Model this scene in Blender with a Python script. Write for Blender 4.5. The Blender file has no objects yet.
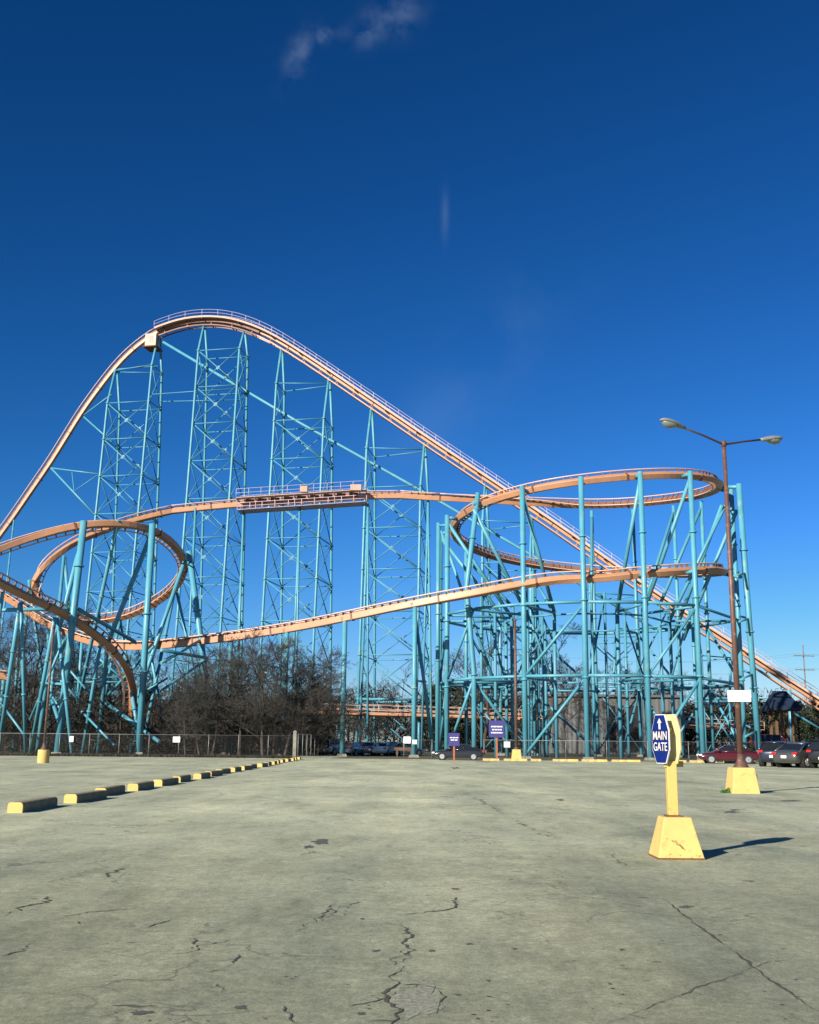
import bpy, math, random
from mathutils import Vector, Matrix, noise

random.seed(11)
scene = bpy.context.scene
col = scene.collection
R = math.radians
V = Vector

# ------------------------------------------------------------------ camera
FPX = 1075.0
CX, CY = 409.5, 512.0
HCAM = 1.5
PITCH = math.atan(230.0 / FPX)
ROLL = 0.0095
CAMROT = Matrix.Rotation(math.pi / 2 + PITCH, 3, 'X') @ Matrix.Rotation(ROLL, 3, 'Z')
CAMPOS = V((0, 0, HCAM))
cd = bpy.data.cameras.new('camera')
cam = bpy.data.objects.new('camera', cd)
col.objects.link(cam)
cam.location = CAMPOS
cam.rotation_euler = CAMROT.to_euler()
cd.sensor_fit = 'VERTICAL'
cd.sensor_height = 24.0
cd.lens = FPX * 24.0 / 1024.0
cd.clip_start = 0.1
cd.clip_end = 6000
scene.camera = cam


def ray(px, py):
    return CAMROT @ V(((px - CX) / FPX, -(py - CY) / FPX, -1.0))


def P(px, py, y):
    "measured point at real distance y in front of the viewpoint"
    d = ray(px, py)
    return CAMPOS + d * (y / d.y)


def G(px, py, z=0.0):
    "measured point on the ground"
    d = ray(px, py)
    return CAMPOS + d * ((z - HCAM) / d.z)


# ------------------------------------------------------------------ materials
def mat(name, color, rough=0.6, var=0.12, scale=3.0, metallic=0.0, spec=0.4, streak=False, dirt=None, dirt_amt=0.0):
    m = bpy.data.materials.new(name)
    m.use_nodes = True
    nt = m.node_tree
    b = nt.nodes['Principled BSDF']
    b.inputs['Roughness'].default_value = rough
    b.inputs['Metallic'].default_value = metallic
    b.inputs['Specular IOR Level'].default_value = spec
    tc = nt.nodes.new('ShaderNodeTexCoord')
    n = nt.nodes.new('ShaderNodeTexNoise')
    n.inputs['Scale'].default_value = scale
    n.inputs['Detail'].default_value = 6
    n.inputs['Roughness'].default_value = 0.65
    if streak:
        mp = nt.nodes.new('ShaderNodeMapping')
        mp.inputs['Scale'].default_value = (1, 1, 0.15)
        nt.links.new(tc.outputs['Object'], mp.inputs['Vector'])
        nt.links.new(mp.outputs[0], n.inputs['Vector'])
    else:
        nt.links.new(tc.outputs['Object'], n.inputs['Vector'])
    rp = nt.nodes.new('ShaderNodeValToRGB')
    lo = [max(0, c * (1 - var)) for c in color]
    hi = [min(1, c * (1 + var)) for c in color]
    rp.color_ramp.elements[0].position = 0.3
    rp.color_ramp.elements[1].position = 0.7
    rp.color_ramp.elements[0].color = (*lo, 1)
    rp.color_ramp.elements[1].color = (*hi, 1)
    nt.links.new(n.outputs['Fac'], rp.inputs[0])
    out = rp.outputs[0]
    if dirt:
        n2 = nt.nodes.new('ShaderNodeTexNoise')
        n2.inputs['Scale'].default_value = scale * 2.3
        n2.inputs['Detail'].default_value = 8
        nt.links.new(tc.outputs['Object'], n2.inputs['Vector'])
        r2 = nt.nodes.new('ShaderNodeValToRGB')
        r2.color_ramp.elements[0].position = 0.62 - dirt_amt * 0.3
        r2.color_ramp.elements[1].position = 0.72
        nt.links.new(n2.outputs['Fac'], r2.inputs[0])
        mx = nt.nodes.new('ShaderNodeMix')
        mx.data_type = 'RGBA'
        nt.links.new(r2.outputs[0], mx.inputs[0])
        nt.links.new(out, mx.inputs[6])
        mx.inputs[7].default_value = (*dirt, 1)
        out = mx.outputs[2]
    nt.links.new(out, b.inputs['Base Color'])
    return m


M = {}
M['teal'] = mat('teal_paint', (0.070, 0.262, 0.345), 0.42, 0.13, 0.35, dirt=(0.16, 0.30, 0.29), dirt_amt=0.15)
M['teal_shaded'] = mat('shade_darkened_teal_paint', (0.062, 0.225, 0.305), 0.45, 0.13, 0.35)  # teal with shade put into the colour, for braces, inner and back members
M['orange'] = mat('salmon_track_paint', (0.42, 0.212, 0.114), 0.45, 0.13, 0.5, dirt=(0.45, 0.22, 0.13), dirt_amt=0.15)
M['rail'] = mat('worn_rail_paint', (0.55, 0.37, 0.28), 0.35, 0.10, 0.4)
M['lilac'] = mat('pale_lilac_handrail_paint', (0.50, 0.42, 0.50), 0.5, 0.10, 0.5)
M['walk'] = mat('walkway_grating', (0.46, 0.30, 0.23), 0.6, 0.15, 0.6)
M['cream'] = mat('cream_cabin_paint', (0.46, 0.34, 0.24), 0.5, 0.12, 0.8)
M['tie'] = mat('brown_tie_paint', (0.17, 0.080, 0.052), 0.6, 0.2, 1.0)
M['concrete'] = mat('footing_concrete', (0.20, 0.19, 0.16), 0.9, 0.3, 2.0)
M['yellow'] = mat('yellow_paint_on_concrete', (0.53, 0.395, 0.130), 0.75, 0.08, 3.0, dirt=(0.45, 0.30, 0.10), dirt_amt=0.10)
M['yellow_post'] = mat('yellow_post_paint', (0.53, 0.385, 0.115), 0.5, 0.06, 4.0, dirt=(0.42, 0.25, 0.06), dirt_amt=0.06)
M['sign_back'] = mat('yellow_panel_paint', (0.58, 0.50, 0.24), 0.5, 0.06, 4.0)
M['rust'] = mat('rusty_plate', (0.16, 0.065, 0.025), 0.9, 0.4, 14.0)
M['blue'] = mat('blue_sign_paint', (0.002, 0.014, 0.125), 0.55, 0.08, 5.0, spec=0.2)
M['letter'] = mat('faded_sign_lettering', (0.62, 0.56, 0.46), 0.6, 0.05, 4.0)
M['white'] = mat('white_sign_paint', (0.70, 0.70, 0.68), 0.55, 0.04, 4.0)
M['purple'] = mat('violet_blue_sign_paint', (0.030, 0.028, 0.15), 0.5, 0.08, 5.0)
M['brown'] = mat('brown_pole_paint', (0.095, 0.050, 0.038), 0.5, 0.16, 2.5, streak=True, dirt=(0.20, 0.10, 0.07), dirt_amt=0.2)
M['orangepost'] = mat('rust_orange_post_paint', (0.34, 0.10, 0.05), 0.6, 0.14, 4.0)
M['darkmetal'] = mat('dark_arm_metal', (0.05, 0.035, 0.03), 0.5, 0.15, 4.0)
M['lamp'] = mat('grey_lamp_housing', (0.17, 0.19, 0.17), 0.45, 0.15, 5.0)
M['lens'] = mat('lamp_refractor', (0.16, 0.18, 0.17), 0.15, 0.1, 8.0, spec=0.6)
M['rubber'] = mat('dark_weathered_block', (0.20, 0.17, 0.10), 0.85, 0.35, 5.0)
M['galv'] = mat('galvanised_steel', (0.22, 0.23, 0.22), 0.5, 0.15, 6.0, metallic=0.3)
M['bark'] = mat('grey_brown_bark', (0.055, 0.043, 0.034), 0.95, 0.3, 2.0)
M['twig'] = mat('twig_bark', (0.052, 0.050, 0.044), 0.95, 0.35, 1.0)
M['needle'] = mat('dark_evergreen_foliage', (0.030, 0.050, 0.020), 0.8, 0.45, 0.8)
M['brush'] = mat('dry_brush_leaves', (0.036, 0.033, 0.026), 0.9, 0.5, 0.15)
M['weed'] = mat('green_weed_leaves', (0.05, 0.12, 0.02), 0.8, 0.35, 12.0)
M['grey_wall'] = mat('grey_cladding', (0.095, 0.10, 0.10), 0.7, 0.15, 0.4, streak=True)
M['dark'] = mat('dark_opening', (0.012, 0.012, 0.014), 0.8, 0.3, 2.0)
M['blue_roof'] = mat('blue_metal_roof', (0.008, 0.018, 0.040), 0.7, 0.2, 1.0)
M['timber'] = mat('weathered_timber', (0.12, 0.065, 0.035), 0.85, 0.25, 4.0)
M['pole_wood'] = mat('grey_utility_timber', (0.15, 0.12, 0.10), 0.9, 0.2, 2.0)
M['tyre'] = mat('tyre_rubber', (0.02, 0.02, 0.02), 0.85, 0.2, 8.0)
M['rim'] = mat('alloy_rim', (0.55, 0.55, 0.56), 0.3, 0.08, 8.0, metallic=0.7)
M['glass'] = mat('dark_car_glass', (0.012, 0.015, 0.018), 0.06, 0.1, 3.0, spec=0.7)
M['redlens'] = mat('red_lamp_lens', (0.42, 0.012, 0.012), 0.2, 0.1, 5.0)
M['clearlens'] = mat('clear_lamp_lens', (0.72, 0.74, 0.75), 0.12, 0.05, 5.0)


def carpaint(name, c, rough=0.22, metallic=0.3):
    m = mat(name, c, rough, 0.05, 2.0, metallic=metallic, spec=0.6)
    m.node_tree.nodes['Principled BSDF'].inputs['Coat Weight'].default_value = 0.5
    m.node_tree.nodes['Principled BSDF'].inputs['Coat Roughness'].default_value = 0.08
    return m


# ------------------------------------------------------------------ mesh builder
def frame(d, up=V((0, 0, 1))):
    d = d.normalized()
    if abs(d.dot(up)) > 0.995:
        up = V((0, 1, 0))
    r = d.cross(up).normalized()
    return d, r, r.cross(d).normalized()


class MB:
    def __init__(self):
        self.v, self.f, self.s = [], [], []

    def add(self, vs, fs, smooth=False):
        o = len(self.v)
        self.v += [tuple(p) for p in vs]
        self.f += [tuple(i + o for i in f) for f in fs]
        self.s += [smooth] * len(fs)
        return self

    def tube(self, pts, rs, n=8, cap=True):
        pts = [V(p) for p in pts]
        if not isinstance(rs, (list, tuple)):
            rs = [rs] * len(pts)
        vs, fs = [], []
        prev = None
        for i, p in enumerate(pts):
            if i == 0:
                d = pts[1] - pts[0]
            elif i == len(pts) - 1:
                d = pts[-1] - pts[-2]
            else:
                d = (pts[i + 1] - p).normalized() + (p - pts[i - 1]).normalized()
            d.normalize()
            if prev is None:
                _, r, u = frame(d)
            else:
                r = (prev - d * prev.dot(d)).normalized()
                u = r.cross(d)
            prev = r
            for k in range(n):
                a = 2 * math.pi * k / n
                vs.append(p + (r * math.cos(a) + u * math.sin(a)) * rs[i])
        for i in range(len(pts) - 1):
            for k in range(n):
                k2 = (k + 1) % n
                fs.append((i * n + k, i * n + k2, (i + 1) * n + k2, (i + 1) * n + k))
        self.add(vs, fs, True)
        if cap:
            m = len(pts) - 1
            o = len(self.v) - len(vs)
            self.f.append(tuple(o + k for k in reversed(range(n))))
            self.f.append(tuple(o + m * n + k for k in range(n)))
            self.s += [False, False]
        return self

    def bar(self, a, b, w, h, up=V((0, 0, 1))):
        a, b = V(a), V(b)
        d, r, u = frame(b - a, up)
        vs = []
        for p in (a, b):
            for sx, sy in ((-1, -1), (1, -1), (1, 1), (-1, 1)):
                vs.append(p + r * (sx * w / 2) + u * (sy * h / 2))
        self.add(vs, [(0, 1, 2, 3), (7, 6, 5, 4), (0, 4, 5, 1), (1, 5, 6, 2), (2, 6, 7, 3), (3, 7, 4, 0)])
        return self

    def box(self, c, s, rot=None):
        c = V(c)
        vs = []
        for z in (-1, 1):
            for x, y in ((-1, -1), (1, -1), (1, 1), (-1, 1)):
                p = V((x * s[0] / 2, y * s[1] / 2, z * s[2] / 2))
                if rot is not None:
                    p = rot @ p
                vs.append(c + p)
        self.add(vs, [(3, 2, 1, 0), (4, 5, 6, 7), (0, 1, 5, 4), (1, 2, 6, 5), (2, 3, 7, 6), (3, 0, 4, 7)])
        return self

    def frustum(self, c, b, t, h):
        "truncated pyramid: base centre, half sizes"
        x, y, z = c
        vs = [(x - b, y - b, z), (x + b, y - b, z), (x + b, y + b, z), (x - b, y + b, z),
              (x - t, y - t, z + h), (x + t, y - t, z + h), (x + t, y + t, z + h), (x - t, y + t, z + h)]
        self.add(vs, [(3, 2, 1, 0), (4, 5, 6, 7), (0, 1, 5, 4), (1, 2, 6, 5), (2, 3, 7, 6), (3, 0, 4, 7)])
        return self

    def prism(self, outline, n, t):
        "extrude a planar outline by n*t"
        n = V(n)
        k = len(outline)
        vs = [V(p) for p in outline] + [V(p) + n * t for p in outline]
        fs = [tuple(reversed(range(k))), tuple(range(k, 2 * k))]
        for i in range(k):
            j = (i + 1) % k
            fs.append((i, j, k + j, k + i))
        self.add(vs, fs)
        return self

    def loft(self, secs, closed=True, smooth=True, cap=True):
        n = len(secs[0])
        vs = [p for s in secs for p in s]
        fs = []
        for i in range(len(secs) - 1):
            for k in range(n if closed else n - 1):
                k2 = (k + 1) % n
                fs.append((i * n + k, i * n + k2, (i + 1) * n + k2, (i + 1) * n + k))
        if cap:
            fs.append(tuple(reversed(range(n))))
            fs.append(tuple((len(secs) - 1) * n + k for k in range(n)))
        self.add(vs, fs, smooth)
        return self

    def build(self, name, material, parent=None, off=None):
        me = bpy.data.meshes.new(name)
        v = self.v
        if off is not None:
            v = [(a - off[0], b - off[1], c - off[2]) for a, b, c in v]
        me.from_pydata(v, [], self.f)
        me.polygons.foreach_set('use_smooth', self.s)
        mats = material if isinstance(material, (list, tuple)) else [material]
        for m in mats:
            me.materials.append(m)
        me.update()
        o = bpy.data.objects.new(name, me)
        col.objects.link(o)
        if parent:
            o.parent = parent
        return o


def bevel(o, w=0.01, seg=2):
    b = o.modifiers.new('bevel', 'BEVEL')
    b.width = w
    b.segments = seg
    b.limit_method = 'ANGLE'
    return o


def tag(o, label=None, cat=None, group=None, kind=None):
    if label:
        o['label'] = label
    if cat:
        o['category'] = cat
    if group:
        o['group'] = group
    if kind:
        o['kind'] = kind
    return o


def thing(name, label, cat, loc=(0, 0, 0), rz=0.0, group=None):
    o = bpy.data.objects.new(name, None)
    o.empty_display_size = 0.3
    col.objects.link(o)
    o.location = loc
    o.rotation_euler = (0, 0, rz)
    return tag(o, label, cat, group)


def copy_tree(o, parent=None):
    c = o.copy()
    col.objects.link(c)
    if parent:
        c.parent = parent
    for ch in list(o.children):
        copy_tree(ch, c)
    return c


# ------------------------------------------------------------------ light and sky
SUN_AZ = R(39)          # sun behind the viewer, to the left
SUN_EL = R(24)
sl = bpy.data.lights.new('sun', 'SUN')
sl.energy = 5.0
sl.angle = R(0.53)
sl.color = (1.0, 0.925, 0.80)
so = bpy.data.objects.new('sun', sl)
col.objects.link(so)
to_sun = V((-math.sin(SUN_AZ) * math.cos(SUN_EL), -math.cos(SUN_AZ) * math.cos(SUN_EL), math.sin(SUN_EL)))
so.rotation_euler = to_sun.to_track_quat('Z', 'Y').to_euler()
so.location = to_sun * 300

w = bpy.data.worlds.new('World')
scene.world = w
w.use_nodes = True
nt = w.node_tree
bg = nt.nodes['Background']
sky = nt.nodes.new('ShaderNodeTexSky')
sky.sky_type = 'NISHITA'
sky.sun_disc = False
sky.sun_elevation = SUN_EL
sky.sun_rotation = math.pi + SUN_AZ
sky.altitude = 150
sky.air_density = 1.0
sky.dust_density = 0.3
sky.ozone_density = 3.0
# the camera's deep, contrasty rendering of a clear winter sky
sepc = nt.nodes.new('ShaderNodeSeparateColor')
nt.links.new(sky.outputs[0], sepc.inputs[0])
comb = nt.nodes.new('ShaderNodeCombineColor')
for k, (a_, g_) in enumerate(((0.0700, 2.2), (0.3130, 1.50), (0.4600, 1.52))):
    pw = nt.nodes.new('ShaderNodeMath')
    pw.operation = 'POWER'
    pw.inputs[1].default_value = g_
    nt.links.new(sepc.outputs[k], pw.inputs[0])
    mu = nt.nodes.new('ShaderNodeMath')
    mu.operation = 'MULTIPLY'
    mu.inputs[1].default_value = a_
    nt.links.new(pw.outputs[0], mu.inputs[0])
    mn = nt.nodes.new('ShaderNodeMath')
    mn.operation = 'MINIMUM'
    nt.links.new(mu.outputs[0], mn.inputs[0])
    mn.inputs[1].default_value = (9.0, 8.0, 9.6)[k]
    nt.links.new(mn.outputs[0], comb.inputs[k])
# thin cirrus wisps, fixed in the sky by direction
tc = nt.nodes.new('ShaderNodeTexCoord')
last = comb.outputs[0]


def wisp(px, py, ang, lx, ly, strength, nscale, seed):
    "a soft streak of cloud around one direction of the sky"
    global last
    d = ray(px, py).normalized()
    r = d.cross(V((0, 0, 1))).normalized()
    u = r.cross(d)
    a = r * math.cos(ang) + u * math.sin(ang)
    b = -r * math.sin(ang) + u * math.cos(ang)

    def dotn(vec, s):
        n = nt.nodes.new('ShaderNodeVectorMath')
        n.operation = 'DOT_PRODUCT'
        n.inputs[1].default_value = vec * s
        nt.links.new(tc.outputs['Generated'], n.inputs[0])
        return n.outputs['Value']

    def mth(op, x, y=None):
        n = nt.nodes.new('ShaderNodeMath')
        n.operation = op
        for i, q in enumerate((x, y)):
            if q is None:
                continue
            if isinstance(q, (int, float)):
                n.inputs[i].default_value = q
            else:
                nt.links.new(q, n.inputs[i])
        return n.outputs[0]
    va = dotn(a, 1.0 / lx)
    vb = dotn(b, 1.0 / ly)
    e = mth('ADD', mth('MULTIPLY', va, va), mth('MULTIPLY', vb, vb))
    g = mth('POWER', 2.718, mth('MULTIPLY', e, -1.0))
    front = mth('GREATER_THAN', dotn(d, 1.0), 0.0)
    no = nt.nodes.new('ShaderNodeTexNoise')
    no.inputs['Scale'].default_value = nscale
    no.inputs['Detail'].default_value = 5
    mp = nt.nodes.new('ShaderNodeMapping')
    mp.inputs['Location'].default_value = (seed, seed * 2, 0)
    nt.links.new(tc.outputs['Generated'], mp.inputs['Vector'])
    nt.links.new(mp.outputs[0], no.inputs['Vector'])
    nn = mth('MAXIMUM', mth('MULTIPLY', mth('SUBTRACT', no.outputs['Fac'], 0.40), 3.2), 0.0)
    fac = mth('MULTIPLY', mth('MULTIPLY', mth('MULTIPLY', g, nn), front), strength)
    mx = nt.nodes.new('ShaderNodeMix')
    mx.data_type = 'RGBA'
    nt.links.new(fac, mx.inputs[0])
    nt.links.new(last, mx.inputs[6])
    mx.inputs[7].default_value = (5.0, 6.5, 8.5, 1)
    last = mx.outputs[2]


wisp(394, 17, R(20), 0.020, 0.014, 0.17, 46, 1.3)
wisp(368, 30, R(40), 0.012, 0.010, 0.20, 50, 3.3)
wisp(299, 56, R(68), 0.020, 0.009, 0.17, 48, 4.1)
wisp(318, 36, R(25), 0.012, 0.006, 0.20, 60, 6.1)
wisp(345, 33, R(15), 0.040, 0.006, 0.07, 40, 8.1)
wisp(445, 216, R(90), 0.019, 0.0032, 0.20, 5, 2.2)
wisp(495, 345, R(50), 0.11, 0.030, 0.11, 6, 5.2)
nt.links.new(last, bg.inputs['Color'])
bg.inputs['Strength'].default_value = 0.055

vs_ = scene.view_settings
vs_.view_transform = 'Standard'
vs_.look = 'None'
vs_.exposure = 0.85
vs_.gamma = 1.0
vs_.use_curve_mapping = False

# ------------------------------------------------------------------ ground


def asphalt():
    m = bpy.data.materials.new('old_sun_bleached_asphalt')
    m.use_nodes = True
    nt = m.node_tree
    b = nt.nodes['Principled BSDF']
    b.inputs['Roughness'].default_value = 0.92
    b.inputs['Specular IOR Level'].default_value = 0.25
    tc = nt.nodes.new('ShaderNodeTexCoord')

    def nz(scale, detail, rough, stretch=None, loc=(0, 0, 0), rz=0.0):
        n = nt.nodes.new('ShaderNodeTexNoise')
        n.inputs['Scale'].default_value = scale
        n.inputs['Detail'].default_value = detail
        n.inputs['Roughness'].default_value = rough
        mp = nt.nodes.new('ShaderNodeMapping')
        if stretch:
            mp.inputs['Scale'].default_value = stretch
        mp.inputs['Location'].default_value = loc
        mp.inputs['Rotation'].default_value = (0, 0, rz)
        nt.links.new(tc.outputs['Object'], mp.inputs['Vector'])
        nt.links.new(mp.outputs[0], n.inputs['Vector'])
        return n.outputs['Fac']

    def ramp(x, p0, c0, p1, c1):
        r = nt.nodes.new('ShaderNodeValToRGB')
        r.color_ramp.elements[0].position = p0
        r.color_ramp.elements[1].position = p1
        r.color_ramp.elements[0].color = (*c0, 1)
        r.color_ramp.elements[1].color = (*c1, 1)
        nt.links.new(x, r.inputs[0])
        return r.outputs[0]

    def mix(kind, fac, a, bb):
        x = nt.nodes.new('ShaderNodeMix')
        x.data_type = 'RGBA'
        x.blend_type = kind
        if isinstance(fac, float):
            x.inputs[0].default_value = fac
        else:
            nt.links.new(fac, x.inputs[0])
        nt.links.new(a, x.inputs[6])
        if isinstance(bb, tuple):
            x.inputs[7].default_value = (*bb, 1)
        else:
            nt.links.new(bb, x.inputs[7])
        return x.outputs[2]
    base = ramp(nz(0.16, 7, 0.6), 0.34, (0.295, 0.308, 0.220), 0.68, (0.430, 0.446, 0.322))
    streaks = ramp(nz(0.55, 6, 0.65, (1.0, 0.16, 1), (3, 1, 0), R(6)), 0.35, (0.74, 0.77, 0.80), 0.66, (1.08, 1.06, 1.03))
    c = mix('MULTIPLY', 1.0, base, streaks)
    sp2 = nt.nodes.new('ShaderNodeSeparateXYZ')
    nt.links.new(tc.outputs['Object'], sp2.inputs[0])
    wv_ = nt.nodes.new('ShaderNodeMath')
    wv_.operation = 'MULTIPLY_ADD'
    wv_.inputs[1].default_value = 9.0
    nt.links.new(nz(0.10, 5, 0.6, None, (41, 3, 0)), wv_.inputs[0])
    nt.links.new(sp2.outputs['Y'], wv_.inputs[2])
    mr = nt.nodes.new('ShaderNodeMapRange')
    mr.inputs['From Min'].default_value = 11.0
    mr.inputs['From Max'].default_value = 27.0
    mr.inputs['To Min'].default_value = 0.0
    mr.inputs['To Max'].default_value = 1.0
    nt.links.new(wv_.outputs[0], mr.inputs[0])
    view_falloff = ramp(mr.outputs[0], 0.0, (0.74, 0.745, 0.735), 1.0, (1.27, 1.27, 1.25))  # painted brightness falloff: asphalt colour darker near the camera, paler far away
    c = mix('MULTIPLY', 1.0, c, view_falloff)
    # pale polished driving lane down the middle
    lw_ = nt.nodes.new('ShaderNodeMath')
    lw_.operation = 'MULTIPLY_ADD'
    lw_.inputs[1].default_value = 3.5
    nt.links.new(nz(0.25, 5, 0.65, (1, 0.3, 1), (21, 13, 0)), lw_.inputs[0])
    nt.links.new(sp2.outputs['X'], lw_.inputs[2])
    ab = nt.nodes.new('ShaderNodeMath')
    ab.operation = 'ABSOLUTE'
    nt.links.new(lw_.outputs[0], ab.inputs[0])
    m2 = nt.nodes.new('ShaderNodeMapRange')
    m2.inputs['From Min'].default_value = 1.5
    m2.inputs['From Max'].default_value = 7.0
    nt.links.new(ab.outputs[0], m2.inputs[0])
    lane = ramp(m2.outputs[0], 0.0, (1.16, 1.15, 1.13), 1.0, (1.0, 1.0, 1.0))
    c = mix('MULTIPLY', 1.0, c, lane)
    blot = ramp(nz(0.9, 8, 0.7, (1, 0.5, 1), (9, 2, 0)), 0.52, (1, 1, 1), 0.70, (0.66, 0.67, 0.68))
    blot2 = ramp(nz(0.33, 9, 0.75, (1, 0.35, 1), (2, 8, 0), R(-14)), 0.50, (1, 1, 1), 0.66, (0.78, 0.77, 0.76))
    c = mix('MULTIPLY', 1.0, c, blot2)
    c = mix('MULTIPLY', 1.0, c, blot)
    med = ramp(nz(7.0, 8, 0.75), 0.25, (0.70, 0.70, 0.70), 0.75, (1.24, 1.24, 1.23))
    c = mix('MULTIPLY', 1.0, c, med)
    med2 = ramp(nz(2.2, 12, 0.82, (1, 0.7, 1), (5, 9, 0)), 0.30, (0.74, 0.75, 0.75), 0.72, (1.22, 1.21, 1.19))
    c = mix('MULTIPLY', 1.0, c, med2)
    med3 = ramp(nz(17.0, 5, 0.9, (1, 0.8, 1), (8, 3, 0)), 0.30, (0.62, 0.62, 0.61), 0.70, (1.34, 1.34, 1.33))
    c = mix('MULTIPLY', 1.0, c, med3)
    grit = ramp(nz(60.0, 3, 0.8), 0.28, (0.42, 0.42, 0.42), 0.72, (1.5, 1.5, 1.5))
    c = mix('MULTIPLY', 0.75, c, grit)
    # small dark pits and oil spots, elongated
    sp = ramp(nz(2.6, 3, 0.5, (1, 1.4, 1), (31, 7, 0)), 0.705, (0, 0, 0), 0.735, (1, 1, 1))
    c = mix('MIX', sp, c, (0.075, 0.073, 0.062))
    # fine hairline crazing
    vo = nt.nodes.new('ShaderNodeTexVoronoi')
    vo.feature = 'DISTANCE_TO_EDGE'
    vo.inputs['Scale'].default_value = 0.42
    dn = nt.nodes.new('ShaderNodeTexNoise')
    dn.inputs['Scale'].default_value = 1.6
    dn.inputs['Detail'].default_value = 6
    nt.links.new(tc.outputs['Object'], dn.inputs['Vector'])
    ad = nt.nodes.new('ShaderNodeMix')
    ad.data_type = 'VECTOR'
    ad.inputs[0].default_value = 0.35
    nt.links.new(tc.outputs['Object'], ad.inputs[4])
    va = nt.nodes.new('ShaderNodeVectorMath')
    va.operation = 'MULTIPLY_ADD'
    va.inputs[1].default_value = (2.2, 2.2, 0)
    nt.links.new(dn.outputs['Color'], va.inputs[0])
    nt.links.new(tc.outputs['Object'], va.inputs[2])
    nt.links.new(va.outputs[0], vo.inputs['Vector'])
    line = ramp(vo.outputs['Distance'], 0.004, (1, 1, 1), 0.010, (0, 0, 0))
    mask = ramp(nz(0.30, 3, 0.5, None, (17, 5, 0)), 0.44, (0, 0, 0), 0.58, (0.70, 0.70, 0.70))
    lm = mix('MULTIPLY', 1.0, line, mask)
    c = mix('MIX', lm, c, (0.10, 0.097, 0.08))
    nt.links.new(c, b.inputs['Base Color'])
    bp = nt.nodes.new('ShaderNodeBump')
    bp.inputs['Strength'].default_value = 0.5
    bp.inputs['Distance'].default_value = 0.008
    nt.links.new(nz(70, 5, 0.8), bp.inputs['Height'])
    nt.links.new(bp.outputs[0], b.inputs['Normal'])
    return m


def earth():
    m = mat('winter_grass_and_dirt', (0.10, 0.085, 0.048), 0.95, 0.45, 0.35, dirt=(0.06, 0.075, 0.03), dirt_amt=0.5)
    return m


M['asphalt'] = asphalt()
M['earth'] = earth()
M['crack'] = mat('crack_shadow_fill', (0.068, 0.066, 0.052), 0.95, 0.3, 6.0)
M['seam'] = mat('worn_seam_filler', (0.13, 0.125, 0.095), 0.95, 0.3, 6.0)
M['patch'] = mat('dark_tar_patch', (0.085, 0.088, 0.075), 0.85, 0.3, 8.0)
M['palepatch'] = mat('pale_worn_patch', (0.34, 0.36, 0.275), 0.95, 0.25, 9.0)
M['crumble'] = mat('crumbled_pale_asphalt', (0.225, 0.232, 0.172), 0.95, 0.55, 30.0)
M['line'] = mat('faded_white_line_paint', (0.40, 0.395, 0.33), 0.9, 0.25, 5.0)
M['kerb'] = mat('yellow_kerb_paint', (0.60, 0.42, 0.12), 0.8, 0.2, 1.2, dirt=(0.25, 0.22, 0.15), dirt_amt=0.35)

g = MB()
g.add([(-3000, -600, -0.012), (3000, -600, -0.012), (3000, 5000, -0.012), (-3000, 5000, -0.012)], [(0, 1, 2, 3)])
tag(g.build('ground', M['earth']), kind='structure')
# the car park: one sheet, edge a little irregular at the grass
g = MB()
pl = [(-90, -30), (70, -30), (90, 60), (90, 101)]
edge = []
x = 89.0
while x > -8:
    edge.append((x, 98.0 + 1.2 * noise.noise(V((x * 0.3, 0, 0)))))
    x -= 1.5
edge += [(-4, 150), (-14, 150), (-11, 99)]
x = -13.0
while x > -90:
    edge.append((x, 96.6 + 0.9 * noise.noise(V((x * 0.4, 3, 0)))))
    x -= 1.2
pts = pl + edge
g.add([(a, b, 0.0) for a, b in pts], [tuple(range(len(pts)))])
tag(g.build('car_park_asphalt', M['asphalt']), kind='structure')


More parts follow.
